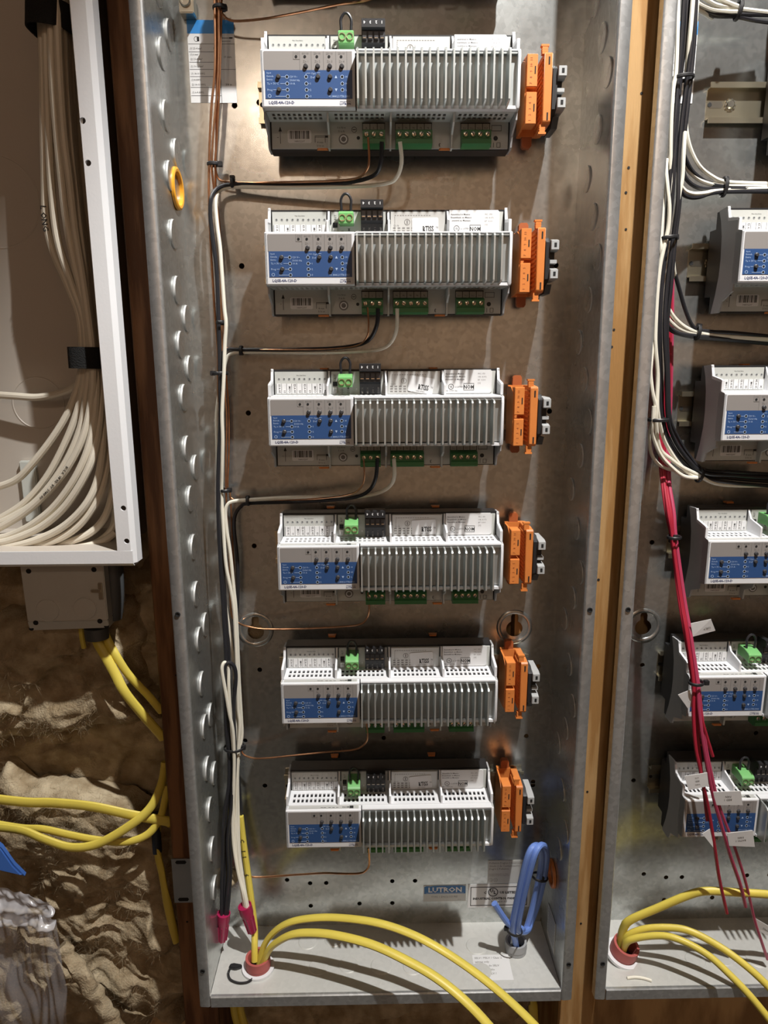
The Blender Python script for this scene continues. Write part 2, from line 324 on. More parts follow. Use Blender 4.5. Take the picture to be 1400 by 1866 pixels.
# ------------------------------------------------------------------ dimmer module (x 0..216, y depth, z from the label top)
def make_module():
    t = thing('dimmer_module', '', 'module', (0,0,0), 'dimmer modules')
    b = MB().prism([(-8,9),(-20,9),(-20,24),(-38.5,24.5),(-38.5,-68),(-20,-68),(-20,-52),(-8,-52)], 1.5, 214.5).build('base', 'black', t)
    # terminal faces, front block
    MB().box(3, 213, -45, -42.5, .5, 22.5).build('upper_terminal_face', 'plastic_grey', t)
    MB().box(3, 213, -45, -42.5, -67, -45).build('lower_terminal_face', 'plastic_grey', t)
    MB().box(1.6, 214.4, -62, -38, -43.5, -1).build('core', 'black', t)
    prof = [(-27,24),(-40,25),(-43.5,24.5),(-46,14.5),(-63.5,11.5),(-66,10.5),(-66,1),(-72.5,0),(-74,-1.2),(-74,-43.2),(-72.5,-44.4),(-66,-45.2),(-65.5,-51),(-47,-58.5),(-44,-67),(-41,-68.5),(-27,-68.5),(-33,-52),(-37,-35),(-37.8,-20),(-36,0),(-32,14)]
    for x0, x1 in ((0,1.6),(214.4,216)): MB().prism(prof, x0, x1).build('side_plate', 'side_grey', t)
    pw = [(-43,25.2),(-46.8,14.8),(-64,12),(-66.6,11),(-66.6,1.2),(-64.5,1.2),(-64.5,9.5),(-46,12),(-43,20)]
    for x0, x1 in ((-.1,2.2),(213.8,216.1)): MB().prism(pw, x0, x1).build('white_edge', 'plastic_white', t)
    # ventilated ledges: two rows of slots
    for zz, nm, mm in ((.3, 'upper_vent_ledge', 'plastic_white'), (-44.6, 'lower_vent_ledge', 'plastic_grey')):
        l = MB(); xs = [2]
        for k in range(4):
            for j in range(10):
                a = k*53.5+6+j*4.45; xs += [a, a+2.5]
        xs.append(214); ys = [-66.5,-61.5,-55.5,-52.5,-46.5,-40]
        for i in range(len(xs)-1):
            for j in range(5):
                if i % 2 == 1 and j in (1,3): continue
                l.box(xs[i], xs[i+1], ys[j], ys[j+1], zz-.6, zz+.6)
        l.build(nm, mm, t, smooth_ang=0, flip=False)
    up = [(-40,24.5),(-47,15),(-58,9),(-66,5),(-66,.8),(-40,.8)]; lo = [(-40,-69),(-47.5,-68.5),(-49,-58),(-63,-52),(-66,-45.2),(-40,-45.2)]
    upw = [(-40,23),(-46,14.8),(-65.5,11),(-66.5,10),(-66.5,.8),(-40,.8)]
    for x in (53.5, 107.5, 161.5):
        MB().prism(upw, x, x+1.8).build('partition', 'plastic_white', t); MB().prism(lo, x-.3, x+1.3).build('partition', 'plastic_grey', t)
        g = MB().box(x-1.2, x-.1, -45.6, -44.8, 12, 23).box(x+1.9, x+3, -45.6, -44.8, 12, 23).build('slot_guide', 'black', t)
    # ---------------- front panel
    fp = MB().prism([(-62,0),(-73,0),(-74,-.8),(-74,-43.6),(-73,-44.4),(-62,-44.4)], 0, 78).build('front_panel', 'plastic_white', t, bevel=.35)
    gp = MB().prism([(2.5,-16.2),(2.5,-2.6),(3.2,-2),(75.6,-2),(75.6,-16.2)], -74.25, -73.5, 'y').build('grey_field', 'panel_grey', fp)
    bl = MB().box(3.2, 75.7, -74.3, -73.5, -37.6, -16.1).build('blue_field', 'panel_blue', fp)
    MB().prism([(2.5,-66.3),(2.5,-72.0),(75.5,-72.0),(75.5,-66.3)], -.2, .25, 'z').build('top_strip', 'paper_grey', fp)
    k = MB().text('NOM', (62,-70.6,.3), 2.2, 'c', 0, .02, 'z').box(66,70,-71.6,-67.2,.26,.3)
    for x in (36,39,44,48,52): k.box(x, x+2.5, -70.2, -69.6, .26, .3)
    k.build('lettering', 'ink', fp)
    Y = -74.42
    g = MB()
    for x in (27.2, 32.4, 42, 52.1, 62.3, 71.4): g.box(x-.15, x+.15, Y, Y+.1, -16 if x > 30 else -8, -2)
    g.box(27.2, 32.4, Y, Y+.1, -8.1, -7.8)
    for x, a, bb in ((29.7,'CCI',''),(37.2,'400 W','Zn 1'),(47,'250 W','Zn 2'),(57.1,'250 W','Zn 3'),(67,'250 W','Zn 4')):
        g.text(a, (x, Y, -4.4), 1.7, 'c', narrow=.9)
        if bb: g.text(bb, (x, Y, -10.3), 1.8, 'c')
    g.build('lettering', 'ink_grey', fp)
    p = MB(); Y = -74.5
    for s_, z in (('Input',-18.9),('Entrada',-21.4),('Entrée',-23.9)): p.text(s_, (4.6, Y, z), 1.5, narrow=.9)
    for s_, x, z in (('120 V~',23.4,-21.9),('50/60 Hz',23.6,-24.6),('10 A',23.6,-27.1),('Ta = 70°C',4.8,-27.1),('Prog',4.8,-31.8),('1',40.3,-27.1),('2',40.3,-31.8),('3',40.3,-36.6),('Opt',41.5,-19.4),('Def',41,-22.3),('H',70,-21.9),('M',70,-27.1),('L',70,-31.8)):
        p.text(s_, (x, Y, z), 1.65)
    p.text('+1.844.LUTRON1', (73.2, Y, -36.7), 1.75, 'r')
    for x0, x1, z in ((16.6,20,-21.2),(15.8,20,-26.3),(17,20,-31),(11.5,20,-35.9),(9.8,12.4,-31),(38.8,40,-26.3),(38.8,40,-31),(38.8,40,-35.9),(46.5,49,-18.2),(38,40.8,-18.5)): p.box(x0, x1, Y, Y+.1, z-.15, z+.15)
    p.box(37.2, 37.5, Y, Y+.1, -20, -18.4)
    p.add([(61,Y,-22.2),(63.2,Y,-22.2),(62.1,Y,-20)], [(0,1,2)]).add([(61,Y,-30),(63.2,Y,-30),(62.1,Y,-32.2)], [(0,2,1)])
    p.ring((6.6, Y, -35.6), (0,1,0), 1.05, 1.4, .1, 14)
    leds = [(29.4,-6.1),(36.6,-6.1),(46.6,-6.1),(56.6,-6.1),(66.6,-6.1)]; bleds = [(21.4,-21.2),(21.5,-26.3),(21.6,-31),(21.7,-35.9),(37.3,-21.2),(37.4,-26.3),(37.5,-31),(37.6,-35.9),(67.2,-21.2),(67.3,-26.3),(67.3,-31)]
    for x, z in bleds: p.ring((x, Y, z), (0,1,0), 1.15, 1.5, .1, 14)
    p.build('lettering', 'ink_pale', fp)
    first = None
    for x, z in leds+bleds:
        if first is None: first = MB().lathe((0,-74.5,0), (0,1,0), [(.15,1.15),(0,1.0),(.05,.9),(.9,.85)], 12).build('indicator_hole', 'hole', fp); ob = first
        else: ob = first.copy(); COL.objects.link(ob)
        ob.location = (x*.001, 0, z*.001)
    first = None
    for x, z in [(37.2,-13.3),(47.1,-13.3),(57.1,-13.3),(67.1,-13.3),(14.3,-21.2),(14.6,-31),(47.2,-21.2),(57.2,-21.2),(57.3,-31)]:
        if first is None: first = MB().lathe((0,-74.2,0), (0,-1,0), [(0,2.05),(.25,2.0),(.3,1.75),(1.6,1.7),(1.9,1.3)], 14).build('push_button', mat('dark_grey_button', (.05,.05,.055), .35), fp); ob = first
        else: ob = first.copy(); COL.objects.link(ob)
        ob.location = (x*.001, 0, z*.001)
    k = MB().text('LQSE-4A-120-D', (5.6,-74.1,-41.6), 2.35, bold=.028).text('LUTRON', (69.5,-74.1,-42.2), 1.7, 'c', bold=.03).text('www.lutron.com', (69.5,-74.1,-40.0), .95, 'c', bold=.02)
    k.build('lettering', 'ink_blue', fp)
    # ---------------- heat sink
    hs = MB().box(79, 213.5, -70, -62, -41.5, -1.5).box(79, 213.5, -73.5, -70, -3.2, -1.8).build('heat_sink', 'aluminium', t)
    MB().box(79, 214.2, -73.6, -66, -45, -42.5).box(79, 214.2, -73.6, -66, -1, .3).build('heat_sink_frame', 'plastic_white', t)
    MB().prism([(-62,0),(-74,0),(-76,-6),(-76,-38),(-74,-44.4),(-62,-44.4)], 213.4, 215.6).build('end_cap', 'plastic_white', t)
    fr = MB().prism([(-70,-2),(-82,-2.2),(-85.5,-3.2),(-87,-5),(-87,-41.5),(-85.5,-42.8),(-70,-45)], -.75, .75).build('fin', 'fin', hs)
    for k_ in range(20):
        ob = fr if k_ == 0 else fr.copy()
        if k_: COL.objects.link(ob)
        ob.location = ((80.4+k_*6.55)*.001, 0, 0)
    # ---------------- upper terminals
    ts = MB().box(4, 52.5, -45.5, -44.6, 2, 11.4).build('terminal_marker_strip', 'paper', t)
    k = MB()
    for j, s_ in enumerate(('20 V S1','S1','COM','20 V S2','S2','20 V S3','S3','COM','20 V S4','S4')):
        x = 4.4+4.83*(j+.62); k.text(s_, (x+.7, -45.6, 2.6), 2.0, 'l', PI/2, .012); k.box(4.3+4.83*j-.15, 4.3+4.83*j+.15, -45.6, -45.5, 2, 11.4)
    k.text('Max. Data Entry', (28,-45.1,18.6), 1.0, 'c'); k.build('lettering', 'ink', ts)
    first = None
    for j in range(10):
        if first is None: first = MB().lathe((0,-45.0,15.6), (0,-1,0), [(0,1.2),(.15,1.2),(.15,.9),(-.1,.85)], 12).build('test_hole', 'grey_clamp', t); ob = first
        else: ob = first.copy(); COL.objects.link(ob)
        ob.location = ((6.8+4.83*j)*.001, 0, 0)
    rb = MB().box(58, 62, -48.5, -44.6, 2.5, 8).build('reset_button', 'paper_grey', t, bevel=.3)
    MB().cyl((60,-48.4,5), (0,-1,0), 1.3, .6, 12).build('button_dot', 'grey_clamp', rb); MB().box(58,62,-46.5,-44.6,9,13).build('reset_slot', 'hole', rb)
    k = MB().text('RST', (61,-45.1,15.5), 2.0, 'l', PI/2)
    for j, s_ in enumerate(('CCI','COM')): k.text(s_, (67.5+6*j,-45.1,1.4), 2.2, 'l', PI/2, .01)
    k.build('terminal_lettering', 'ink', t)
    gp = MB().prism([(-45,10),(-60,10),(-67.5,8.5),(-67.8,17),(-66,18.6),(-58,20.5),(-45,20.5)], 64, 77).build('bridge_plug', 'green', t, bevel=.3)
    for x in (67.3, 73.7): MB().lathe((x,-67.9,13.2), (0,-1,0), [(0,2.9),(.5,2.9),(.5,2.4),(-.3,2.3),(-.3,0.01)], 16, False).build('screw', 'brass', gp)
    MB().tube([(66.5,-57,19),(66.3,-57,24),(66.0,-57,30),(68,-57,34),(70.5,-57,35.2),(73,-57,34),(75,-57,30),(74.7,-57,24),(74.5,-57,19)], 1.15, 8).build('wire_loop', 'wire_black', gp)
    sb = MB().prism([(-45,29),(-58,30),(-61.5,29.5),(-61.5,23),(-57,22),(-57,13),(-52,11),(-50,1.5),(-45,1.5)], 83.5, 103.5).build('switch_block', 'black', t)
    k = MB(); w = MB()
    for j, s_ in enumerate('4321'):
        x = 86+5*j; w.text(s_, (x, -61.7, 27.6), 2.2, 'c', PI, .03); MB().box(x-1.7, x+1.7, -58.2, -56.9, 15, 21).build('lever', mat('black_lever', (.05,.05,.055), .3), sb)
        k.box(x-1.4, x+1.4, -58.8, -58.1, 15.6, 16.4)
    k.build('lever_tip', 'brass', sb); w.build('lettering', 'ink_white', sb)
    k = MB()
    for j, s_ in enumerate(('MUX','MUX','24V 1','COM')): k.text(s_, (87+5*j,-52.6,2.2), 1.9, 'l', PI/2, .01)
    k.build('lettering', 'ink_grey', sb)
    MB().cyl((80.5,-45,6), (0,-1,0), .8, .4, 10).build('jumper_pin', 'paper', t)
    # grey rating label with the white inspection sticker on it
    rl = MB().box(110.5, 159.5, -45.6, -44.8, 1.5, 22).build('rating_label', 'paper_grey', t)
    k = MB()
    for j in range(14): k.box(114+j*2.4, 115.4+j*2.4, -45.75, -45.6, 19, 19.4)
    for j in range(8): k.box(114,114.4,-45.75,-45.6,6+j*1.6,7+j*1.6)
    k.ring((125.5,-45.75,13.5),(0,1,0),2.2,2.7,.1,18).box(125,126,-45.75,-45.6,12,15)
    for j in range(3):
        for q in range(6): k.box(112.5+q*4.2, 115+q*4.2, -45.75, -45.6, 3+j*2.4, 4.2+j*2.4)
    k.text('0.6 N', (113,-45.75,9.8), 1.6).build('lettering', 'ink_grey', rl)
    st = MB().prism([(130,3.2),(131,2.2),(153,2.2),(154,3.2),(154,16.2),(153,17.2),(131,17.2),(130,16.2)], -46.2, -45.7, 'y').build('inspection_sticker', 'paper', t)
    MB().text('RTISS', (144.5,-46.3,5.2), 5.0, 'c', 0, .03, narrow=.62).text('TE', (152.5,-46.3,7.8), 1.6, 'c').text('CERTIFIED', (142,-46.3,3.0), 1.0, 'c', narrow=1.4).build('lettering', 'ink', st)
    cl = MB().prism([(163.8,1.6),(207.5,1.6),(209.5,3.6),(209.5,22),(208,23.6),(163.8,23.6)], -46.4, -45.2, 'y').build('certification_label', 'paper', t)
    k = MB()
    for j, s_ in enumerate(('Assembled in Mexico','Ensamblado en México','Assemblé au Mexique')): k.text(s_, (165,-46.5,19.2-2.6*j), 1.5, 'l', 0, .01)
    k.ring((170.5,-46.5,7.8),(0,1,0),2.2,2.7,.1,18).text('UL', (170.5,-46.5,6.9), 1.9, 'c', 0, .03, narrow=.8).text('c', (165.2,-46.5,7), 1.4).text('us LISTED', (174,-46.5,7), 1.4).text('IND. CONT. EQ.', (165,-46.5,3.4), 1.2)
    k.text('NOM', (187.5,-46.5,5.8), 3.6, 'c', 0, .02, narrow=.85)
    for z in (4.4, 10.6): k.box(182.5,192.5,-46.55,-46.4,z,z+.35)
    for x in (182.5,192.2): k.box(x,x+.3,-46.55,-46.4,4.4,10.9)
    k.build('lettering', 'ink', cl)
    k = MB()
    for j, s_ in enumerate(('MC: 1F3','OR: 8.072','BT: 4.301','[G]')): k.text(s_, (196,-46.5,19.2-2.9*j), 1.45)
    k.build('lettering', 'ink_grey', cl)
    # ---------------- lower terminals
    def screw_terminal(x0, n, texts, pitch):
        w_ = n*pitch
        g_ = MB().prism([(-45,-52.5),(-50,-53),(-56,-54.6),(-57,-55.4),(-57,-61.8),(-58.6,-62.6),(-58.6,-66.4),(-54,-67.8),(-45,-67.8)], x0, x0+w_).build('screw_terminal', 'green_dark', t)
        MB().box(x0, x0+w_, -47.2, -45, -52.8, -46.6).build('marker', 'plastic_grey', g_)
        k = MB()
        for j in range(n+1): k.box(x0+j*pitch-.25, x0+j*pitch+.25, -47.4, -47.15, -52.8, -46.8)
        k.box(x0-.4, x0+w_+.4, -47.4, -47.15, -47.3, -46.4)
        for j, s_ in enumerate(texts): k.text(s_, (x0+(j+.5)*pitch, -47.3, -51.4), 1.7 if len(s_) < 3 else 1.3, 'c')
        k.build('lettering', 'ink', g_)
        nn = Vector((0,-1,0))
        for j in range(n):
            c = Vector((x0+(j+.5)*pitch, -57, -58.4))
            MB().lathe(c, nn, [(-1,2.75),(1.1,2.75),(1.1,2.2),(.5,2.1)], 16, False).build('collar', 'green_dark', g_)
            s_ = MB().lathe(c, nn, [(-.5,2.1),(.7,2.05),(.85,1.8)], 16).build('screw', 'brass', g_)
            a = random.uniform(0, PI); u = nn.orthogonal().normalized(); q = Matrix.Rotation(a, 3, nn); u = q @ u; v = nn.cross(u); cc = c+nn*.8
            MB().add([cc+u*1.8+v*.3, cc-u*1.8+v*.3, cc-u*1.8-v*.3, cc+u*1.8-v*.3, cc+u*1.8+v*.3+nn*.15, cc-u*1.8+v*.3+nn*.15, cc-u*1.8-v*.3+nn*.15, cc+u*1.8-v*.3+nn*.15],
                     [(0,1,2,3),(4,5,6,7),(0,1,5,4),(1,2,6,5),(2,3,7,6),(3,0,4,7)]).build('screw_slot', 'hole', g_)
    screw_terminal(83.5, 3, ('⏚','L','L'), 6.5); screw_terminal(112.5, 5, 'NNNNN', 6.4); screw_terminal(170.5, 4, ('DL1','DL2','DL3','DL4'), 6.4)
    bs = MB().prism([(18,-62.5),(37,-62.5),(38,-61.5),(38,-53),(37,-52),(18,-52),(17,-53),(17,-61.5)], -45.7, -45.2, 'y').build('barcode_sticker', 'paper', t)
    k = MB(); x = 18.5; rr = random.Random(3)
    while x < 36: w_ = rr.choice((.3,.5,.9)); k.box(x, x+w_, -45.8, -45.7, -59.2, -52.6); x += w_+rr.choice((.35,.5,.8))
    k.text('04A92207', (27.5,-45.8,-61.9), 1.6, 'c').build('bars', 'ink', bs)
    k = MB(); Y = -45.15
    k.box(10.3,10.7,Y,Y+.1,-63,-52).add([(9,Y,-53),(12,Y,-53),(10.5,Y,-49)],[(0,1,2)]).box(7.5,9,Y,Y+.1,-58,-57.7)
    k.box(41,50,Y,Y+.1,-56.8,-56.4).box(41,50,Y,Y+.1,-57.8,-57.5).box(50,53,Y,Y+.1,-58,-56.2).box(41,41.4,Y,Y+.1,-62,-57).box(50,50.4,Y,Y+.1,-62,-57).text('8 mm',(45.7,Y,-62.6),1.7,'c').text('5/16 in',(45.7,Y,-65.4),1.7,'c')
    k.text('0.6 N·m',(61,Y,-50.6),1.7).text('5 in·lb',(62,Y,-53.6),1.7).ring((76,Y,-51.5),(0,1,0),2.0,2.4,.1,18).box(74.6,77.4,Y,Y+.1,-51.8,-51.2)
    k.text('3',(152,Y,-62.5),3.2,'c',PI,.01).text('~',(164.5,Y,-50.5),3,'c',.5).ring((202,Y,-58.5),(0,1,0),0.01,2.0,.1,16).cyl((79.6,Y,-58.2),(0,1,0),1.5,.1,14)
    for a,b_,c_,d_ in ((198,207,-48.2,-47.8),(198,207,-52.6,-52.2),(198,198.4,-52.6,-47.8),(206.6,207,-52.6,-47.8),(197.5,197.9,-66,-62),(200,200.4,-66,-62),(203,203.4,-66,-62),(206,206.4,-66,-62),(203,206.4,-62.3,-62),(203,206.4,-66,-65.7)): k.box(a,b_,Y,Y+.1,c_,d_)
    k.build('terminal_print', 'ink', t)['kind'] = 'stuff'
    dl = MB().lathe((66.5,-45,-59.3), (0,-1,0), [(0,4.4),(.5,4.3),(.5,3.2),(.2,3.1),(.2,1.6),(.9,1.4),(.9,.8),(.3,.7)], 20).build('adjust_dial', 'ink_grey', t)
    MB().ring((66.5,-45.5,-59.3),(0,-1,0),2.2,3.1,.2,20).build('dial_ring', 'plastic_white', dl)
    for ch in t.children:                                           # everything on the two terminal faces sits in that recessed plane
        if ch.name.split('.')[0] in ('upper_terminal_face','lower_terminal_face','slot_guide','terminal_marker_strip','test_hole','reset_button','reset_slot','terminal_lettering','bridge_plug','switch_block','jumper_pin','rating_label','inspection_sticker','certification_label','screw_terminal','barcode_sticker','terminal_print','adjust_dial'):
            ch.location.y += .0045
    for x in (48, 156):                                             # orange rail release clips
        MB().prism([(x-4.5,-9),(x+4.5,-9),(x+3.5,-15),(x-3.5,-15)], 24, 25.6, 'z').build('release_clip', 'orange', t)
        MB().prism([(x-5,-44),(x+5,-44),(x+4,-46.5),(x-4,-46.5)], -69.6, -68, 'z').build('release_clip', 'orange', t)
    return t
proto = make_module()
XM = [9.0, 9.8, 7.5, 4.6, 8.3, 6.9, 6.9]
ORD = ['hidden', 'first', 'second', 'third', 'fourth', 'fifth', 'lowest']
LM = ['', 'topmost dimmer module in the middle enclosure, brown and black wires leaving below', 'second dimmer module from the top in the middle enclosure, in brownish light',
 'third dimmer module from the top in the middle enclosure, white wire curving below', 'fourth dimmer module from the top in the middle enclosure, above the keyhole dimples',
 'fifth dimmer module from the top in the middle enclosure, just below keyhole dimples', 'lowest dimmer module in the middle enclosure, above the blue maker sticker']
LR = ['', 'topmost dimmer module in the right enclosure, only its dark side showing past the long rail', 'second dimmer module in the right enclosure, below the white wire branch',
 'third dimmer module in the right enclosure, above the lowest black and white wire curve', 'fourth dimmer module in the right enclosure, beside the taut red wires',
 'fifth dimmer module in the right enclosure, behind the red wires and black tie', 'lowest dimmer module in the right enclosure, behind the white wire flags']
XR = [466, 466, 425.2, 423.4, 421.2, 415, 422.5]
ZR = [352, 211, 69.5, -71.7, -211.3, -351.6, -490.1]
def place(o, x, z, label, group):
    o.location = W((x, 0, z)); o['label'] = label; o['group'] = group
for i in range(1, 7):
    o = proto if i == 1 else copy_tree(proto)
    place(o, XM[i], ROWS[i], LM[i], 'dimmer modules in the middle enclosure')
    for ch in o.children:                                          # each inspection sticker was stuck on at its own angle
        if ch.name.startswith('inspection_sticker'):
            a = (0, 0, .02, -.16, .04, .05, .09)[i]; c = Vector((.142, 0, .0095)); ch.rotation_euler = (0, -a, 0)
            ch.location = c - Matrix.Rotation(-a, 3, 'Y') @ c + Vector((0, .0045, 0))
for i in range(1, 7): place(copy_tree(proto), XR[i], ZR[i], LR[i], 'dimmer modules in the right enclosure')
place(copy_tree(proto), XM[0], ROWS[0], 'dimmer module above the frame in the middle enclosure', 'dimmer modules in the middle enclosure')
place(copy_tree(proto), XR[0], ZR[0], 'dimmer module above the frame in the right enclosure', 'dimmer modules in the right enclosure')

# ------------------------------------------------------------------ rails
def rail(x0, x1, z, label, group):
    zc = z-19
    t = thing('mounting_rail', label, 'rail', ((x0+x1)/2, -4, zc), group)
    MB().prism([(-.2,zc-12.5),(-1.2,zc-12.5),(-1.2,zc+12.5),(-.2,zc+12.5)], x0, x1).prism([(-1.2,zc-13.5),(-6.3,zc-13.5),(-6.3,zc-17.5),(-7.5,zc-17.5),(-7.5,zc-12.5),(-1.2,zc-12.5)], x0, x1).prism([(-1.2,zc+13.5),(-6.3,zc+13.5),(-6.3,zc+17.5),(-7.5,zc+17.5),(-7.5,zc+12.5),(-1.2,zc+12.5)], x0, x1).build('rail_strip', 'zinc_warm', t)
    for x in (x0+6, x1-6):
        MB().prism([(x-4,zc-3),(x+8,zc-3),(x+9.5,zc),(x+8,zc+3),(x-4,zc+3)], -1.35, -1.15, 'y').build('slot', 'zinc', t)
        MB().cyl((x-3.2,-1.6,zc),(0,1,0),2,.6,12).build('hole', 'hole', t)
    for x in (x0+22,):
        s_ = MB().lathe((x,-1.2,zc),(0,-1,0),[(0,4),(1.5,4),(2.6,3)],14).build('screw','zinc',t)
        w = MB()
        for k in range(10): a = 2*PI*k/10; w.box(x+math.cos(a)*4.6-.9, x+math.cos(a)*4.6+.9, -2.2,-1.1, zc+math.sin(a)*4.6-.9, zc+math.sin(a)*4.6+.9)
        w.build('star_washer','zinc',t)
WH = ['', 'topmost', 'second', 'third', 'fourth', 'fifth', 'lowest']
for i in range(1, 7):
    rail(-3, 268, ROWS[i], f'metal mounting rail behind the {WH[i]} dimmer module of the middle enclosure', 'mounting rails in the middle enclosure')
    rail((0, 416, 411, 413, 413, 413, 413)[i], 700, ZR[i], f'metal mounting rail behind the {WH[i]} dimmer module of the right enclosure', 'mounting rails in the right enclosure')

# ------------------------------------------------------------------ orange link block and grey end clamp at the right of each row
def make_block():
    t = thing('link_block', '', 'terminal block', (0,0,0), 'orange link blocks')
    # local: x 0 left edge, z 0 = rail centre
    MB().prism([(-10,28),(-30,28),(-40,24),(-44,20),(-44,-24),(-36,-27),(-10,-29)], 1.8, 3.4).build('side_wall', 'orange', t)
    MB().box(2, 22, -15, -9, -29, 29).build('back_wall', 'orange', t)
    for z0, z1, nums in ((1.8, 28.2, ('7','8','9','10','11')), (-28, -1.7, ('1','2','3','4','5'))):
        c = MB().prism([(-30,z0+.5),(-46,z0),(-47,z0+.5),(-47,z1-.5),(-46,z1),(-30,z1-.5)], 2.6, 11.8).build('front_cover', 'orange', t, bevel=.3)
        k = MB()
        for j, s_ in enumerate(nums): k.text(s_, (7.2, -47.15, z0+3+j*4.7), 2.2, 'c', PI/2)
        k.build('lettering', mat('brown_ink', (.30,.075,.02), .6), c); MB().box(9.2, 10.2, -47.25, -46.5, z0+10.5, z0+16.5).build('slot', 'hole', c)
    MB().prism([(-10,29),(-24,29),(-36,29.5),(-48,28.5),(-49,27.5),(-49,-26),(-47,-28),(-24,-29),(-10,-29)], 17.2, 24.2).build('rear_housing', 'orange', t, bevel=.4)
    rib = MB()
    for j in range(13): rib.cyl((17.2,-44,-24+j*4), (0,1,0), 1.2, 24, 8)
    rib.build('ribbing', 'orange', t)
    for z in (19, -25): MB().box(20.6, 21.9, -49.3, -48.5, z, z+6).build('slot', 'hole', t)
    for q in (1, -1):
        l = MB()
        for za, zb_, wx in ((28,34,2.4),(34,35.6,3.4),(30,30.6,2.7),(31.7,32.3,2.7)): l.box(17.8-wx, 17.8+wx, -46-.2*wx, -41.8, min(za*q,zb_*q), max(za*q,zb_*q))
        l.build('latch', 'orange', t)
        MB().prism([(6.5,28*q),(15.5,28*q),(15.5,36.5*q),(14,38.5*q),(8,38.5*q),(6.5,36.5*q)], -14.5, -8.2, 'y').build('rail_foot', mat('brown_orange_plastic', (.40,.11,.035), .45), t)
    return t
def make_clamp():
    t = thing('end_clamp', '', 'clamp', (0,0,0), 'grey end clamps')
    MB().prism([(-8,21),(-40,21),(-48,16),(-48,-16),(-40,-20),(-18,-22),(-8,-22)], 0, 4).build('clamp_body', 'black', t)
    MB().box(4, 9.5, -42, -8.2, -15, 16).build('core', 'black', t)
    for z in (8.5, -16.5):
        g = MB().prism([(-20,z+10),(-46,z+10),(-52,z+8.5),(-52,z+.5),(-46,z-.5),(-20,z-.5)], 4, 11).build('grey_jaw', 'grey_clamp', t, bevel=.3)
        MB().box(6.6, 8.8, -52.3, -51.5, z+3, z+6.5).build('square_hole', 'hole', g)
    MB().box(4, 10.5, -48, -12, -2.6, .8).build('grey_jaw', 'grey_clamp', t, bevel=.3)
    MB().prism([(-8,-20),(-40,-20),(-34,-28),(-8,-28)], 3, 8.5).build('tail', 'pvc', t)
    return t
blk = make_block(); clp = make_clamp()
BX = [0, 234, 234, 233, 234, 234, 234]
BL = ['', 'topmost orange link block, beside the first dimmer module', 'orange link block beside the second dimmer module from the top', 'orange link block beside the third dimmer module from the top',
 'orange link block just above the right keyhole dimple', 'orange link block just below the right keyhole dimple', 'lowest orange link block, above the blue cable coil']
CL = ['', 'grey and black end clamp right of the topmost orange link block', 'grey and black end clamp right of the second orange link block', 'grey and black end clamp right of the third orange link block',
 'grey and black end clamp right of the fourth orange link block', 'grey and black end clamp right of the fifth orange link block', 'grey and black end clamp right of the lowest orange link block']
for i in range(1, 7):
    o = blk if i == 1 else copy_tree(blk); place(o, BX[i], ROWS[i]-21, BL[i], 'orange link blocks')
    o = clp if i == 1 else copy_tree(clp); place(o, BX[i]+25.2, ROWS[i]-21, CL[i], 'grey end clamps')

# ------------------------------------------------------------------ stickers inside the enclosures
def table_sticker(dx, label):
    t = thing('wiring_table_sticker', label, 'sticker', (-40+dx, -.3, 196), 'wiring table stickers')
    x0, x1, zt, zb = -66+dx, -23.5+dx, 262, 193.5
    MB().box(x0, x1, -.4, -.1, zb, zt).build('paper', 'paper', t); MB().box(x0, x1, -.5, -.39, zt-11, zt).build('blue_band', mat('blue_print', (.03,.24,.62), .4), t)
    k = MB(); zs = [242.5, 236, 227.5, 221.5, 215.5, 206.5, 199.5]
    xa, xb = x0+22, x0+28.5
    for i, z in enumerate(zs): k.box(x0+.5, (x1 if i in (0, 3) else xb), -.5, -.41, z-.15, z+.15)
    for x in (xb,): k.box(x-.2, x+.2, -.5, -.41, zb, zt-11)
    for s_, z in (('(1) 2,5–4 mm²',238),('(1) 6 mm²',233),('(2) 2,5–4 mm²',229.3),('(1) 10–16 mm²',223.2),('(1) 14–10 AWG',217.2),('(1) 8 AWG',212),('(2) 14–10 AWG',208),('(1) 6–4 AWG',201.5)): k.text(s_, (x0+1.5,-.52,z), 1.75, narrow=.8)
    for s_, z in (('N·m',238),('N·m',230.8),('N·m',223.2),('in·lb',217.2),('in·lb',209),('5 in·lb',201.5)): k.text(s_, (x0+23,-.52,z), 1.75, narrow=.8)
    k.text('10 mm', (x0+35.5,-.52,231), 1.9, 'c').text('3/8 in', (x0+35.5,-.52,208), 1.9, 'c')
    k.ring((x0+8,-.52,246.5),(0,1,0),1.9,2.2,.1,16).box(x0+8.5,x0+10.5,-.52,-.42,244.6,248.4).box(x0+31,x0+39,-.52,-.42,247.2,247.6).box(x0+38,x0+41,-.52,-.42,246.8,248).box(x0+31,x0+39,-.52,-.42,244.6,244.9)
    k.build('lettering', 'ink', t)
table_sticker(0, 'white wiring table sticker with blue top behind the copper wires'); table_sticker(426, 'white wiring table sticker with blue top behind the right cable bundle')
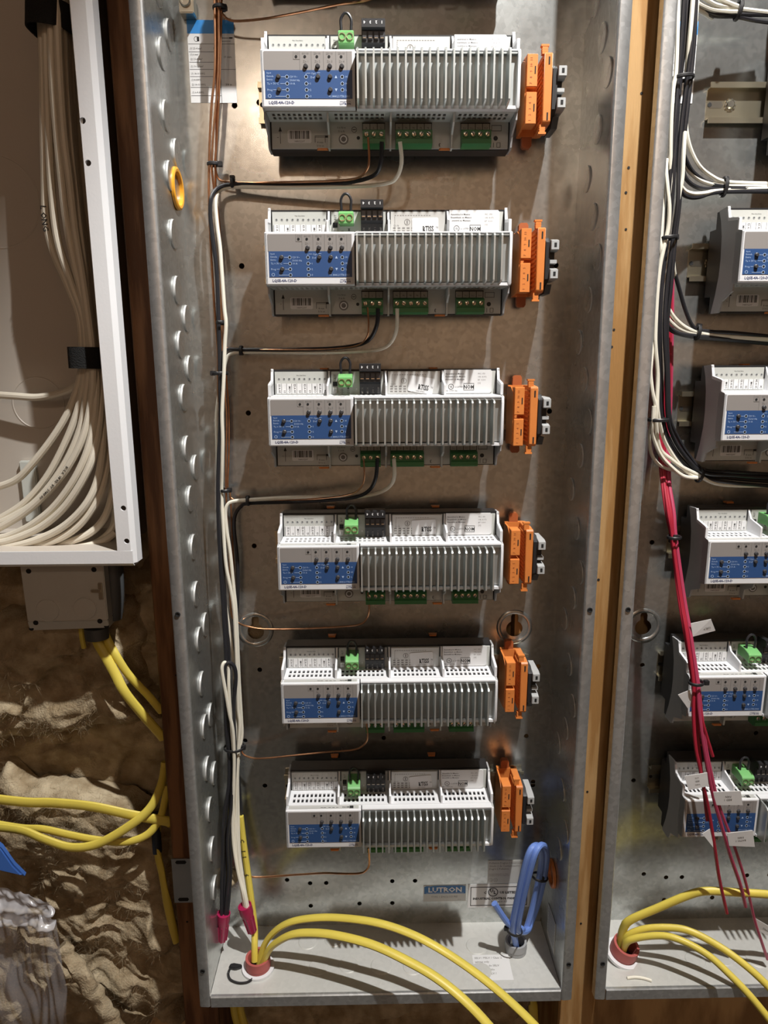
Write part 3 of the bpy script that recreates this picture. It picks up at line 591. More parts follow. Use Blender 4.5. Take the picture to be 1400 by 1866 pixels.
def bottom_stickers(dx, where):
    g = 'stickers at the enclosure bottom'
    t = thing('maker_sticker', f'small sticker with blue LUTRON band low in the {where} enclosure', 'sticker', (181+dx,-.3,-672), g)
    x0 = 156+dx
    MB().box(x0, x0+50.5, -.4, -.1, -671.5, -649.5).build('paper', 'paper_grey', t)
    MB().prism([(x0+1,-661),(x0+50,-661),(x0+50,-651),(x0+46,-650),(x0+13,-650),(x0+8,-650.8),(x0+4,-650.2),(x0+1,-651.5)], -.5, -.38, 'y').build('blue_band', mat('maker_blue', (.025,.16,.44), .4), t)
    MB().text('LUTRON', (x0+25.5,-.54,-658.6), 6.6, 'c', 0, .03, narrow=1.12).box(x0+3,x0+48,-.54,-.5,-660.2,-659.9).build('lettering', 'ink_white', t)
    MB().text('TYPE 1 ENCLOSURE', (x0+25,-.45,-666.4), 2.6, 'c').text('P/N 500', (x0+45,-.45,-669.6), .9, 'r').build('lettering', 'ink_grey', t)
    t = thing('listing_sticker', f'black framed UL listing sticker low in the {where} enclosure', 'sticker', (248+dx,-.3,-681), g)
    x0 = 209+dx; x1 = 283+dx
    MB().box(x0, x1, -.4, -.1, -681, -649).build('paper', 'paper', t)
    k = MB(); xa, xb, za, zb = x0+3, x1-3, -678.5, -652.5
    for a in ((xa,xb,za,za+.9),(xa,xb,zb-.9,zb),(xa,xa+.9,za,zb),(xb-.9,xb,za,zb)): k.box(a[0],a[1],-.5,-.41,a[2],a[3])
    k.ring((x0+30,-.52,-660),(0,1,0),5,6,.1,24).text('U', (x0+28.2,-.52,-660.2), 4.4, 'c', 0, .05, narrow=.9).text('L', (x0+32,-.52,-662.4), 4.4, 'c', 0, .05, narrow=.9).text('C', (x0+20.5,-.52,-662), 3.2, 'c', 0, .03).text('US LISTED', (x0+38,-.52,-662), 3.2, 'l', 0, .045).text('INDUSTRIAL CONTROL PANEL', (x0+6,-.52,-670), 2.9, 'l', 0, .045, narrow=.95).text('No. 859197', (x0+28,-.52,-674.6), 2.9)
    k.build('lettering', 'ink', t)
    t = thing('notice_sticker', f'grey pollution degree notice sticker low in the {where} enclosure', 'sticker', (258+dx,-.3,-648), g)
    x0 = 232+dx
    MB().box(x0, x0+52, -.4, -.1, -648, -617).build('paper', 'paper_grey', t)
    k = MB()
    for s_, z, h in (('Pollution Degree 2 Environment',-621.6,2.5),('Grado 2 de Contaminación',-625.6,2.5),('Degré 2 Pollution',-629.6,2.5),('Use wires rated ≥ 75 °C | Utilizar',-636,1.3),('conductores ≥ 75 °C | Utiliser des',-638,1.3)): k.text(s_, (x0+1.5,-.5,z), h, 'l', 0, .008, narrow=.95)
    for x, s_ in ((x0+3.5,'Cu'),(x0+9.5,'Al')): k.ring((x,-.5,-643.5),(0,1,0),2.1,2.4,.1,16).text(s_, (x,-.5,-644.3), 1.8, 'c')
    k.build('lettering', 'ink_grey', t)
bottom_stickers(0, 'middle'); bottom_stickers(423, 'right')
t = thing('floor_sticker', 'white printed sticker on the floor of the middle enclosure', 'sticker', (228,-65,-702))
MB().box(208, 249, -82, -48, -701.9, -701.5).build('paper', 'paper', t); k = MB()
for j, s_ in enumerate(('SELV / PELV / Class 2','wiring only','Cableado de SELV','o Clase 2 sólo','Câblage SELV /','Classe 2')): k.text(s_, (210,-53.5-5.2*j,-701.4), 2.6, 'l', 0, .01, 'z')
k.build('lettering', 'ink_grey', t)
t = thing('side_sticker', 'narrow printed sticker low on the right wall of the middle enclosure', 'sticker', (297,-45,-690))
MB().box(297.2, 297.9, -62, -30, -690, -650).build('paper', 'paper_grey', t); k = MB()
for j in range(9): k.box(297.1,297.2,-60,-34,-654-j*3.6,-653-j*3.6)
k.build('print_lines', 'ink_grey', t)
# ground lug at the top left corner
t = thing('ground_lug', 'shiny ground lug with screw in the upper left corner of the middle enclosure', 'lug', (-62,-8,262))
MB().box(-69,-56,-14,-.2,262,276).build('lug_body','zinc',t,bevel=.8); MB().lathe((-63,-14,271),(0,-1,0),[(0,5),(2,5),(3,4),(3,2.5),(1.5,2.2)],16).build('lug_screw','zinc',t)
# orange snap bushings in the side walls
def snap(x, y, z, sg, r, label, m):
    t = thing('snap_bushing', label, 'bushing', (x, y, z-r), 'orange snap bushings')
    MB().lathe((x,y,z),(sg,0,0),[(-6,r-3.5),(-6,r-2),(0,r-2),(0.2,r+1.5),(2.6,r+1.2),(3.4,r-.5),(3,r-2.6),(-6,r-3.5)],28,False).build('rim', m, t)
    MB().cyl((x-sg*5.5,y,z),(sg,0,0),r-3.4,1,24).build('inner_web', mat('deep_orange', (.42,.12,.01), .5), t)
snap(-77.8, -29, 113, 1, 17, 'amber snap bushing in the left wall of the middle enclosure', 'amber')
snap(297.8, -40, -603, -1, 14, 'orange snap bushing in the right wall beside the blue cables', 'orange')

# ------------------------------------------------------------------ wires
def wire(name, pts, r, m, label, cat='wire', group=None, n=8, rb=None, sub=6, up=(0,0,1)):
    o = MB().tube(pts, r, n, rb, sub, up=up).build(name, m)
    return tag(o, label, cat, group)
GC = 'bare copper ground wires'
wire('copper_wire', [(-35.5,-22.0,271.1),(-38.0,-22.0,216.6),(-43.6,-21.0,181.2),(-48.4,-20.0,135.5),(-50.5,-20.0,88.2),(-50.7,-20.0,49.2),(-50.3,-20.0,9.3),(-49.4,-20.0,-31.7),(-51.5,-18.0,-73.7),(-52.5,-14.0,-117.4),(-53.9,-16.0,-173.0),(-55.2,-18.0,-247.2),(-56.3,-20.0,-298.0),(-58.6,-20.0,-353.4),(-61.1,-16.0,-409.4),(-63.1,-14.0,-476.7)], 1.15, 'copper', 'leftmost bare copper wire running down the middle enclosure', group=GC)
wire('copper_wire', [(-30.9,-26.0,269.4),(-34.9,-24.0,211.4),(-42.4,-22.0,162.7),(-45.7,-21.0,135.3),(-45.8,-16.0,115.3),(-44.8,-13.0,79.7),(-44.6,-12.0,40.2),(-46.2,-12.0,-10.7),(-46.3,-12.0,-63.3),(-45.8,-12.0,-95.7),(-47.9,-14.0,-134.0),(-49.7,-14.0,-169.4),(-50.4,-12.0,-208.3),(-51.0,-10.0,-256.1),(-52.3,-9.0,-302.0),(-47.5,-9.0,-312.0),(-41.3,-12.0,-315.2),(-31.9,-16.0,-316.3),(-16.9,-20.0,-317.3),(18.4,-26.0,-315.4),(64.8,-34.0,-310.3),(84.8,-42.0,-305.0),(92.2,-46.0,-297.7),(95.1,-50.0,-285.7),(94.2,-53.0,-267.3)], 1.0, 'copper', 'thin copper wire looping past left keyhole to the fourth module', group=GC)
wire('copper_wire', [(-28.9,-24.0,270.3),(-33.8,-22.0,212.2),(-40.5,-19.0,154.4),(-43.3,-18.0,136.0),(-41.3,-16.0,124.8),(-35.3,-16.0,121.9),(-28.3,-16.0,121.0),(-4.0,-22.0,119.6),(21.9,-28.0,118.7),(62.5,-36.0,117.7),(87.5,-44.0,118.2),(96.4,-50.0,123.5),(98.9,-53.0,131.7),(98.1,-55.0,148.8)], 1.0, 'copper', 'copper wire branching right to the topmost module', group=GC)
wire('copper_wire', [(-33.5,-20.0,272.0),(-37.6,-20.0,204.0),(-41.6,-16.0,155.2),(-45.0,-12.0,118.5),(-43.9,-9.0,84.3),(-43.8,-8.0,40.7),(-44.7,-9.0,-10.6),(-44.5,-10.0,-52.7),(-43.8,-10.0,-92.1),(-45.7,-11.0,-134.4),(-48.2,-12.0,-165.2),(-46.4,-10.0,-177.0),(-47.0,-8.0,-227.0),(-47.4,-8.0,-281.0),(-47.7,-8.0,-336.7),(-48.0,-10.0,-399.7),(-48.6,-12.0,-444.6),(-47.7,-12.0,-464.7),(-38.9,-15.0,-469.7),(-23.0,-20.0,-468.2),(14.5,-30.0,-458.8),(50.7,-38.0,-450.6),(74.5,-44.0,-445.4),(86.2,-48.0,-438.8),(92.1,-52.0,-427.0),(91.2,-55.0,-406.6)], 1.0, 'copper', 'copper wire ending below the fifth module', group=GC)
wire('copper_wire', [(-30.4,-24.0,259.2),(-29.6,-24.0,257.5),(-25.2,-20.0,254.5),(-18.0,-20.0,253.0),(-5.6,-22.0,252.8),(11.9,-26.0,252.9),(46.3,-34.0,255.1),(75.1,-42.0,256.8),(96.3,-48.0,256.7),(112.5,-52.0,260.7)], 1.0, 'copper', 'copper wire branching right across the frame top', group=GC)
wire('copper_wire', [(-63.8,-14.0,-538.3),(-61.7,-16.0,-579.1),(-57.5,-18.0,-602.6),(-53.0,-18.0,-614.9),(-45.1,-18.0,-618.7),(-29.1,-20.0,-618.1),(9.6,-28.0,-609.3),(41.3,-36.0,-601.3),(60.0,-42.0,-597.4),(78.4,-46.0,-594.5),(87.6,-49.0,-589.5),(92.5,-52.0,-578.2),(92.1,-55.0,-555.4)], 1.1, 'copper', 'lowest copper wire, from behind the yellow cable to the lowest module', group=GC)
wire('copper_wire', [(-46.9,-10.0,-26.3),(-41.8,-12.0,-28.5),(-36.1,-14.0,-30.1),(-10.3,-22.0,-30.3),(27.6,-30.0,-30.6),(59.5,-38.0,-30.3),(85.6,-44.0,-27.5),(95.0,-49.0,-20.2),(97.1,-52.0,-10.5),(96.3,-55.0,6.3)], .8, 'copper', 'thin copper wire rising into the second module', group=GC)
wire('copper_wire', [(-47.7,-9.0,-177.2),(-40.8,-11.0,-180.9),(-27.9,-14.0,-181.0),(11.4,-24.0,-178.7),(50.8,-34.0,-174.8),(78.4,-42.0,-169.1),(88.2,-47.0,-161.7),(91.6,-51.0,-151.4),(91.3,-55.0,-133.8)], .8, 'copper', 'thin copper wire rising into the third module', group=GC)
GB = 'black wires in the middle enclosure'
wire('black_wire', [(110.0,-56.0,145.0),(109.0,-52.0,129.3),(104.2,-46.0,120.9),(87.4,-40.0,116.8),(62.2,-32.0,115.9),(21.4,-24.0,116.8),(-14.5,-20.0,118.6),(-27.6,-20.0,118.6),(-37.8,-20.0,117.2),(-44.7,-22.0,111.6),(-47.8,-24.0,102.7),(-48.7,-24.0,87.4),(-47.0,-24.0,63.3),(-45.7,-24.0,38.9),(-46.4,-24.0,-11.2),(-47.5,-24.0,-52.5),(-49.0,-25.0,-94.7),(-53.8,-25.0,-143.5),(-56.3,-26.0,-193.6),(-56.8,-26.0,-245.4),(-56.5,-26.0,-292.7),(-56.0,-28.0,-346.8),(-57.8,-28.0,-403.2),(-58.8,-26.0,-449.6),(-61.1,-26.0,-496.0),(-67.7,-30.0,-533.8),(-70.4,-34.0,-579.1),(-72.9,-38.0,-617.9),(-74.0,-42.0,-654.4)], 1.9, 'wire_black', 'long black wire curving up to the topmost module', group=GB)
wire('black_wire', [(105.8,-56.0,5.3),(104.7,-52.0,-9.1),(98.0,-46.0,-21.6),(85.6,-42.0,-27.0),(59.3,-34.0,-29.8),(16.6,-26.0,-30.5),(-26.9,-18.0,-30.2),(-40.2,-15.0,-30.1),(-46.2,-16.0,-35.8),(-48.5,-18.0,-57.8),(-49.8,-16.0,-95.4),(-52.9,-19.0,-144.4),(-54.8,-20.0,-194.9),(-55.4,-21.0,-252.8),(-55.1,-21.0,-300.6),(-54.7,-21.0,-349.9),(-56.0,-20.0,-407.4),(-58.7,-20.0,-473.0),(-61.2,-22.0,-505.4),(-66.6,-26.0,-543.6),(-68.5,-31.0,-588.5),(-70.7,-36.0,-626.8),(-72.1,-40.0,-657.7)], 1.9, 'wire_black', 'black wire curving from the second module into the left bundle', group=GB)
wire('black_wire', [(104.4,-56.0,-132.7),(102.7,-51.0,-151.5),(96.8,-46.0,-164.2),(83.7,-40.0,-172.3),(56.1,-32.0,-177.0),(11.3,-24.0,-180.4),(-25.7,-18.0,-182.5),(-34.5,-16.0,-185.7),(-41.1,-16.0,-194.8),(-43.0,-16.0,-210.3),(-41.6,-15.0,-236.9),(-42.1,-14.0,-267.0),(-45.0,-14.0,-303.4),(-49.6,-15.0,-352.6),(-52.2,-16.0,-409.6),(-53.7,-15.0,-462.8),(-52.3,-15.0,-496.5),(-51.8,-15.0,-524.0),(-51.0,-16.0,-551.1),(-49.0,-20.0,-576.3)], 1.9, 'wire_black', 'black wire from the third module into the yellow sheath', group=GB)
wire('black_wire', [(-59.3,-24.0,-463.9),(-60.2,-28.0,-428.9),(-57.9,-32.0,-388.5),(-57.6,-33.0,-363.0),(-55.3,-33.0,-351.3),(-50.8,-32.0,-350.0),(-46.7,-31.0,-356.6),(-46.5,-30.0,-370.8),(-50.5,-29.0,-402.8),(-51.5,-28.0,-442.0),(-53.3,-27.0,-475.4),(-58.5,-30.0,-520.4),(-64.1,-33.0,-559.1),(-64.3,-36.0,-598.6),(-67.9,-39.0,-631.4),(-70.6,-41.0,-656.8)], 2.0, 'wire_black', 'black wire doubled into a tight loop beside the white loop', group=GB)
wire('black_wire', [(-52.7,-26.0,-410.7),(-55.7,-24.0,-464.0),(-58.7,-25.0,-503.4),(-61.7,-30.0,-547.6),(-62.0,-34.0,-593.2),(-64.7,-38.0,-625.2),(-68.8,-41.0,-656.9)], 1.8, 'wire_black', 'rightmost black wire entering the left wire nut', group=GB)
GW = 'white wires in the middle enclosure'
wire('white_wire', [(125.8,-56.0,145.0),(127.4,-52.0,129.3),(122.7,-46.0,117.7),(112.0,-42.0,114.0),(82.3,-36.0,113.1),(21.6,-26.0,114.4),(-19.6,-20.0,116.3),(-35.2,-18.0,115.8),(-42.1,-18.0,111.5),(-44.2,-20.0,101.6),(-43.3,-22.0,83.0),(-41.3,-24.0,63.3),(-40.6,-25.0,43.7),(-39.7,-26.0,8.8),(-38.7,-27.0,-6.3),(-40.8,-27.0,-26.7),(-43.3,-28.0,-57.6),(-46.6,-28.0,-90.7),(-47.6,-27.0,-116.0),(-50.2,-24.0,-143.7),(-53.1,-20.0,-172.2),(-52.8,-22.0,-205.9),(-51.6,-24.0,-245.4),(-47.9,-24.0,-272.6),(-45.7,-24.0,-296.0),(-45.6,-24.0,-328.9),(-46.0,-24.0,-362.4),(-47.1,-23.0,-406.0),(-46.3,-23.0,-425.4),(-49.4,-24.0,-457.5),(-52.1,-26.0,-496.1),(-54.2,-28.0,-535.5),(-53.2,-32.0,-567.0),(-50.2,-38.0,-604.3),(-46.5,-43.0,-621.3),(-43.1,-47.0,-642.0)], 1.8, 'wire_white', 'white wire leaving the topmost module then running down to the right wire nut', group=GW)
wire('white_wire', [(123.3,-56.0,5.2),(122.9,-52.0,-13.0),(117.5,-46.0,-25.2),(106.2,-42.0,-31.1),(80.2,-36.0,-32.9),(37.8,-28.0,-33.7),(-21.7,-18.0,-32.8),(-35.9,-16.0,-33.8),(-42.3,-15.0,-39.0),(-47.5,-15.0,-57.9),(-53.4,-17.0,-84.5),(-54.9,-18.0,-106.0),(-56.6,-16.0,-150.4),(-58.3,-17.0,-195.6),(-56.4,-20.0,-235.4),(-55.5,-20.0,-282.9),(-53.2,-19.0,-313.6),(-51.0,-18.0,-345.0),(-50.5,-18.0,-382.9),(-50.2,-20.0,-420.4),(-52.2,-22.0,-458.6),(-55.4,-23.0,-491.3),(-55.4,-28.0,-535.4),(-55.2,-34.0,-579.4),(-50.4,-40.0,-616.7),(-45.9,-45.0,-643.7)], 1.7, 'wire_white', 'white wire leaving the second module, partly grey in shade', group=GW)
wire('white_wire', [(120.1,-56.0,-132.8),(120.7,-52.0,-149.3),(117.1,-46.0,-160.0),(105.3,-42.0,-168.2),(83.6,-38.0,-172.7),(56.2,-32.0,-173.6),(11.7,-26.0,-175.5),(-26.5,-22.0,-178.3),(-42.4,-20.0,-180.2),(-48.1,-20.0,-184.2),(-50.3,-20.0,-192.7),(-49.6,-20.0,-212.2),(-47.4,-20.0,-235.5),(-45.8,-20.0,-271.0),(-44.7,-20.0,-295.1),(-44.7,-20.0,-331.8),(-45.3,-19.0,-376.1),(-45.2,-18.0,-421.6),(-45.6,-18.0,-441.2),(-49.1,-20.0,-459.9),(-51.7,-22.0,-485.3),(-52.7,-25.0,-530.8),(-52.3,-32.0,-574.0),(-47.9,-39.0,-610.5),(-42.0,-46.0,-642.9)], 1.9, 'wire_white', 'bright white wire arching left below the third module', group=GW)
wire('white_wire', [(-53.4,-24.0,-490.7),(-54.1,-30.0,-408.6),(-53.8,-32.0,-376.0),(-53.6,-31.0,-356.6),(-56.3,-33.0,-348.8),(-59.0,-35.0,-353.4),(-58.5,-35.0,-365.8),(-56.3,-34.0,-387.5),(-54.6,-33.0,-407.0),(-52.1,-31.0,-429.9),(-53.0,-29.0,-465.6),(-55.4,-29.0,-500.8),(-58.0,-30.0,-534.0),(-57.8,-33.0,-566.2),(-53.5,-38.0,-597.2),(-47.7,-43.0,-622.7),(-44.5,-46.0,-642.8)], 1.8, 'wire_white', 'white wire bent back in a narrow loop left of the fifth module', group=GW)
def wire_nut(top, bot, r, label):
    a, b = Vector(top), Vector(bot); L = (b-a).length; ax = (b-a).normalized()
    t = thing('wire_nut', label, 'wire nut', tuple(b), 'magenta wire nuts')
    MB().lathe(a, ax, [(2,r*.8),(0,r*.86),(0,r),(L*.28,r*.98),(L*.42,r*.80),(L*.95,r*.62),(L,r*.55)], 18).build('shell', 'nut', t)
    u = ax.orthogonal().normalized(); w = ax.cross(u); ribs = MB()
    for k in range(8):
        q = 2*PI*k/8; c = u*math.cos(q)+w*math.sin(q)
        ribs.tube([a+ax*L*.42+c*r*.80, a+ax*L*.97+c*r*.62], .9, 5, None, 1)
    ribs.build('grip_rib', 'nut', t)
wire_nut((-71.3,-41.0,-646.7), (-75.1,-41.0,-682.9), 7.4, 'magenta wire nut at the left, on the black wires')
wire_nut((-46.7,-45.0,-633.7), (-39.7,-45.0,-668.2), 7.6, 'magenta wire nut tilted against the yellow cable, on white wires')

def tie(c, run, ra, rb, label, group, knob=1):
    # band around a bundle: run = direction of the bundle, ra half width in the wall plane, rb half depth
    c = Vector(c); t = Vector(run).normalized(); s_ = Vector((0,1,0)); s_ = (s_-t*s_.dot(t)).normalized(); u = s_.cross(t)
    th = thing('cable_tie', label, 'cable tie', tuple(c), group)
    ring = [c+u*math.cos(q)*ra+s_*math.sin(q)*rb for q in [2*PI*k/18 for k in range(18)]]
    MB().tube(ring, 1.7, 6, .7, 1, True, up=tuple(t)).build('band', 'black', th)
    m = Matrix((( u.x, s_.x, t.x), (u.y, s_.y, t.y), (u.z, s_.z, t.z)))
    h = MB().box(-2.2, 2.6, -2, 2, -2.3, 2.3); h.v = [tuple(c+u*(ra*knob)+m @ Vector(v)) for v in h.v]; h.build('head', 'black', th, bevel=.4)
GT = 'black cable ties in the middle enclosure'
tie((-31.0,-23.0,262.2), (0,0,1), 6, 5, 'black cable tie on the copper wires at the frame top', GT, .6)
tie((-44.8,-20.0,136.0), (0,0,1), 5, 4.5, 'black cable tie on the copper bundle beside the amber bushing', GT, 1.2)
tie((-27.9,-18.0,120.0), (1,0,0), 4.5, 4.5, 'black cable tie on the branch to the topmost module', GT, -1)
tie((-44.2,-20.0,-4.9), (0,0,1), 4.5, 9, 'black cable tie on the left bundle above the second branch', GT, .2)
tie((-27.1,-17.0,-30.7), (1,0,0), 4, 4.5, 'black cable tie on the branch below the second module', GT, .6)
tie((-47.8,-20.0,-52.5), (0,0,1), 7, 9, 'black cable tie across the left bundle beside the third module', GT, -1.1)
tie((-49.8,-16.0,-169.0), (0,0,1), 5.5, 7, 'black cable tie on the copper wires left of the third branch', GT, .7)
tie((-26.8,-20.0,-179.2), (1,0,0), 5, 4.5, 'black cable tie on the white branch below the third module', GT, -.5)
tie((-53.8,-22.0,-453.3), (0,0,1), 11, 9, 'thin black cable tie low on the left bundle beside the lowest module', GT, .9)

# yellow cables of the middle enclosure
GY = 'yellow cables of the middle enclosure'
PY = [(-52.0,-18.0,-540.6),(-49.9,-20.0,-569.2),(-46.4,-24.0,-601.6),(-41.7,-32.0,-638.0),(-38.0,-40.0,-667.1),(-36.9,-50.0,-681.0),(-36.7,-56.0,-696.9)]
o = wire('yellow_cable', PY, 3.7, 'cable_yellow', 'short upright yellow cable with black wire coming out of its top', 'cable', GY, 10)
wire('yellow_cable', [(-31.9,-56.0,-699.9),(-25.2,-54.0,-677.4),(-13.2,-56.0,-658.6),(2.9,-60.0,-643.9),(24.7,-66.0,-633.3),(55.1,-74.0,-625.4),(96.3,-88.0,-619.0),(130.4,-100.0,-620.8),(163.3,-115.0,-627.2),(200.7,-130.0,-644.2),(231.6,-145.0,-662.0),(258.9,-160.0,-682.0),(285.8,-175.0,-710.8)], 3.2, 'cable_yellow', 'upper yellow cable arching from red bushing over the enclosure floor', 'cable', GY, 12, 4.6, 8)
wire('yellow_cable', [(-27.1,-62.0,-695.6),(-18.8,-64.0,-675.1),(-8.7,-68.0,-660.9),(7.4,-74.0,-646.5),(25.8,-80.0,-638.5),(55.7,-90.0,-632.6),(96.2,-105.0,-631.4),(135.0,-122.0,-637.6),(161.5,-136.0,-643.7),(187.0,-152.0,-654.2),(211.6,-168.0,-671.9),(235.5,-185.0,-697.4)], 3.6, 'cable_yellow', 'lower yellow cable arching from red bushing past the enclosure lip', 'cable', GY, 12, 5.0, 8)
along(o, PY, 'C II  6', 26, 4.6, 3.7, gap=1.5)                     # pen marks
def bushing(c, ax, r, h, label, m, white=True):
    t = thing('conduit_bushing', label, 'bushing', c, 'threaded conduit bushings')
    MB().lathe(c, ax, [(0,r*.78),(0,r),(h*.35,r),(h*.4,r*1.04),(h,r*1.0),(h,r*.80),(-.5,r*.76)], 32, False).build('bushing_ring', m, t)
    MB().cyl(Vector(c)+Vector(ax).normalized()*.3, ax, r*.78, .6, 24).build('dark_bore', 'hole', t)
    if white: MB().ring(Vector(c)-Vector(ax)*0, ax, r*1.02, r*1.32, h*.18, 32).build('lock_ring', 'plastic_white', t)
bushing((-32,-60,-701.8), (0,0,1), 13.5, 15, 'brick red conduit bushing on the middle enclosure floor', 'bush')
bushing((259,-42,-701.8), (0,0,1), 12, 13, 'grey conduit bushing under the blue cables', 'bush_grey', False)
# blue cable coil
GBL = 'blue cable coil'
o = thing('blue_cable_coil', 'coil of light blue cable tied in the lower right corner of the middle enclosure', 'cable', (262.6,-42.0,-712.0), GBL)
MB().tube([(262.7,-42.0,-717.2),(259.9,-44.0,-702.6),(256.1,-50.0,-679.9),(251.1,-56.0,-658.3),(253.9,-62.0,-617.8),(259.3,-66.0,-574.8),(264.4,-66.0,-554.7),(271.6,-60.0,-552.1),(280.9,-48.0,-566.2),(284.5,-38.0,-596.4),(279.9,-34.0,-642.6),(273.6,-34.0,-675.3),(268.7,-40.0,-677.8),(262.8,-48.0,-667.4)], 3.5, 10, None, 8).build('cable_turn', 'cable_blue', o)
MB().tube([(262.4,-50.0,-667.0),(257.2,-56.0,-658.5),(259.9,-62.0,-617.9),(266.1,-67.0,-572.8),(271.4,-66.0,-553.5),(279.2,-58.0,-553.1),(287.6,-46.0,-569.3),(290.2,-36.0,-601.7),(286.0,-30.0,-646.1),(278.3,-30.0,-675.4),(272.9,-38.0,-678.3),(264.7,-46.0,-673.6),(255.7,-52.0,-663.5),(244.7,-56.0,-651.1),(229.6,-58.0,-625.0)], 3.5, 10, None, 8).build('cable_turn', 'cable_blue', o)
tie((253.0,-56.0,-661.2), (.2,0,1), 9, 9, 'black cable tie at the foot of the blue cable coil', GT, -1)
tie((284.4,-36.0,-610.8), (.2,0,1), 9, 7, 'dark cable tie on the shaded side of the blue coil', GT, .3)
# loose bits on the floors
tag(MB().tube([(-62.3,-65.6,-697.0),(-63.7,-68.3,-700.0),(-59.9,-75.5,-700.6),(-50.2,-79.9,-700.6),(-41.4,-79.4,-700.6),(-36.0,-75.9,-700.0)], 1.3, 6).build('tie_offcut', 'black'), 'curled black cable tie offcut on the middle enclosure floor', 'offcut')
c_ = Vector((-57.7,-59.2,-702.0)); tag(MB().prism([(c_.x-7,c_.y-2),(c_.x+1,c_.y-4),(c_.x+8,c_.y-1),(c_.x+7,c_.y+2),(c_.x-2,c_.y+4),(c_.x-6,c_.y+3)],-701.9,-698.5,'z').build('tie_clipping','black',bevel=.8), 'small black plastic clipping beside the red bushing', 'offcut')
wire('wire_offcut', [(372.6,-83.1,-700.4),(381.8,-82.4,-700.2),(390.9,-84.0,-700.2),(398.1,-87.1,-700.4)], 1.5, 'wire_white', 'short white wire offcut on the right enclosure floor', 'offcut')

# ------------------------------------------------------------------ wires of the right enclosure
G1 = 'black wires of the right enclosure'; G2 = 'white wires of the right enclosure'
trunk = [(1254,-12),(1251,70),(1244,142),(1236,220),(1229,300),(1225,370),(1219,435),(1209,520),(1204,600),(1206,680),(1210,762),(1222,802),(1246,838),(1278,864),(1330,872),(1412,878)]
BT = [(370.0,-52.0,261.5),(371.5,-52.0,227.5),(371.6,-50.0,197.6),(370.6,-50.0,163.6),(370.1,-50.0,127.9),(370.8,-50.0,96.0),(371.0,-48.0,66.0),(369.2,-48.0,25.4),(369.7,-48.0,-13.8),(374.7,-46.0,-54.1),(381.0,-44.0,-96.8),(390.8,-40.0,-118.5),(407.2,-36.0,-138.6),(427.9,-32.0,-153.7),(458.2,-30.0,-158.7),(505.3,-28.0,-162.7)]
for j, (du, dv, s_) in enumerate(((-7,0,'leftmost'),(-3.3,-2.5,'second from left'),(.4,1,'third from left'),(4,-2,'rightmost'))):
    P = []
    for i, p in enumerate(BT):
        a = Vector(BT[max(0,i-1)]); b = Vector(BT[min(len(BT)-1,i+1)]); tt = (b-a).normalized(); u = Vector((-tt.z,0,tt.x)); q = 1 if i not in (6,10,13) else .75
        P.append(Vector(p)+u*(-du)*q+Vector((0,dv+ (1.2*math.sin(i*1.7+j*2)),0))+u*math.sin(i*1.3+j)*.5)
    wire('black_wire', P, 1.95, 'wire_black', f'black trunk wire in the right enclosure, {s_} of four', group=G1)
wire('black_wire', [(374.5,-50.0,262.4),(376.4,-48.0,229.1),(377.1,-46.0,199.0),(375.6,-46.0,164.8),(374.8,-48.0,146.4),(382.5,-44.0,134.0),(392.1,-40.0,124.0),(408.6,-34.0,116.6),(426.0,-30.0,114.6),(447.5,-28.0,114.1),(475.3,-26.0,114.1)], 1.9, 'wire_black', 'black wire turning right under the upper white branch', group=G1)
wire('black_wire', [(378.1,-44.0,174.3),(378.3,-44.0,143.0),(381.7,-42.0,125.3),(388.9,-40.0,115.7),(403.2,-36.0,111.0),(423.2,-31.0,112.1),(474.9,-27.0,112.4)], 1.9, 'wire_black', 'black wire turning right between the upper white branch wires', group=G1)
wire('black_wire', [(375.1,-44.0,152.0),(376.4,-46.0,119.8),(381.4,-44.0,106.5),(390.0,-40.0,103.1),(400.4,-38.0,103.5),(421.5,-32.0,109.0),(474.6,-28.0,110.3)], 1.9, 'wire_black', 'lowest black wire of the upper right branch', group=G1)
wire('white_wire', [(380.0,-48.0,263.3),(379.9,-48.0,233.3),(379.4,-46.0,210.6),(379.3,-45.0,189.8),(379.6,-44.0,168.5),(382.9,-43.0,152.3),(389.4,-41.0,139.3),(398.7,-39.0,128.4),(411.2,-35.0,121.9),(424.7,-31.0,118.2),(447.2,-28.0,117.4),(474.9,-26.0,117.4)], 1.9, 'wire_white', 'outer white wire sweeping right into the upper branch', group=G2)
wire('white_wire', [(378.1,-42.0,179.3),(381.0,-42.0,139.0),(385.8,-40.0,128.1),(391.7,-39.0,122.4),(403.6,-36.0,117.0),(425.4,-30.0,115.1),(475.1,-26.0,115.5)], 1.9, 'wire_white', 'middle white wire of the upper right branch', group=G2)
wire('white_wire', [(374.5,-44.0,147.5),(378.4,-44.0,118.0),(383.5,-42.0,109.2),(392.7,-40.0,105.9),(405.6,-37.0,107.0),(424.8,-31.0,111.1),(474.8,-27.0,113.4)], 1.9, 'wire_white', 'lowest white wire of the upper right branch', group=G2)
wire('white_wire', [(360.0,-56.0,259.7),(361.9,-56.0,231.3),(363.5,-55.0,200.5),(362.2,-55.0,186.4),(363.1,-54.0,158.0),(365.9,-52.0,127.4),(369.7,-48.0,101.0)], 1.9, 'wire_white', 'white wire along the left flank of the top black bundle', group=G2)
wire('white_wire', [(372.6,-57.0,259.3),(372.6,-57.0,237.9),(373.3,-54.0,218.3),(375.2,-48.0,199.1)], 1.9, 'wire_white', 'short run of white wire lying on the black bundle at frame top', group=G2)
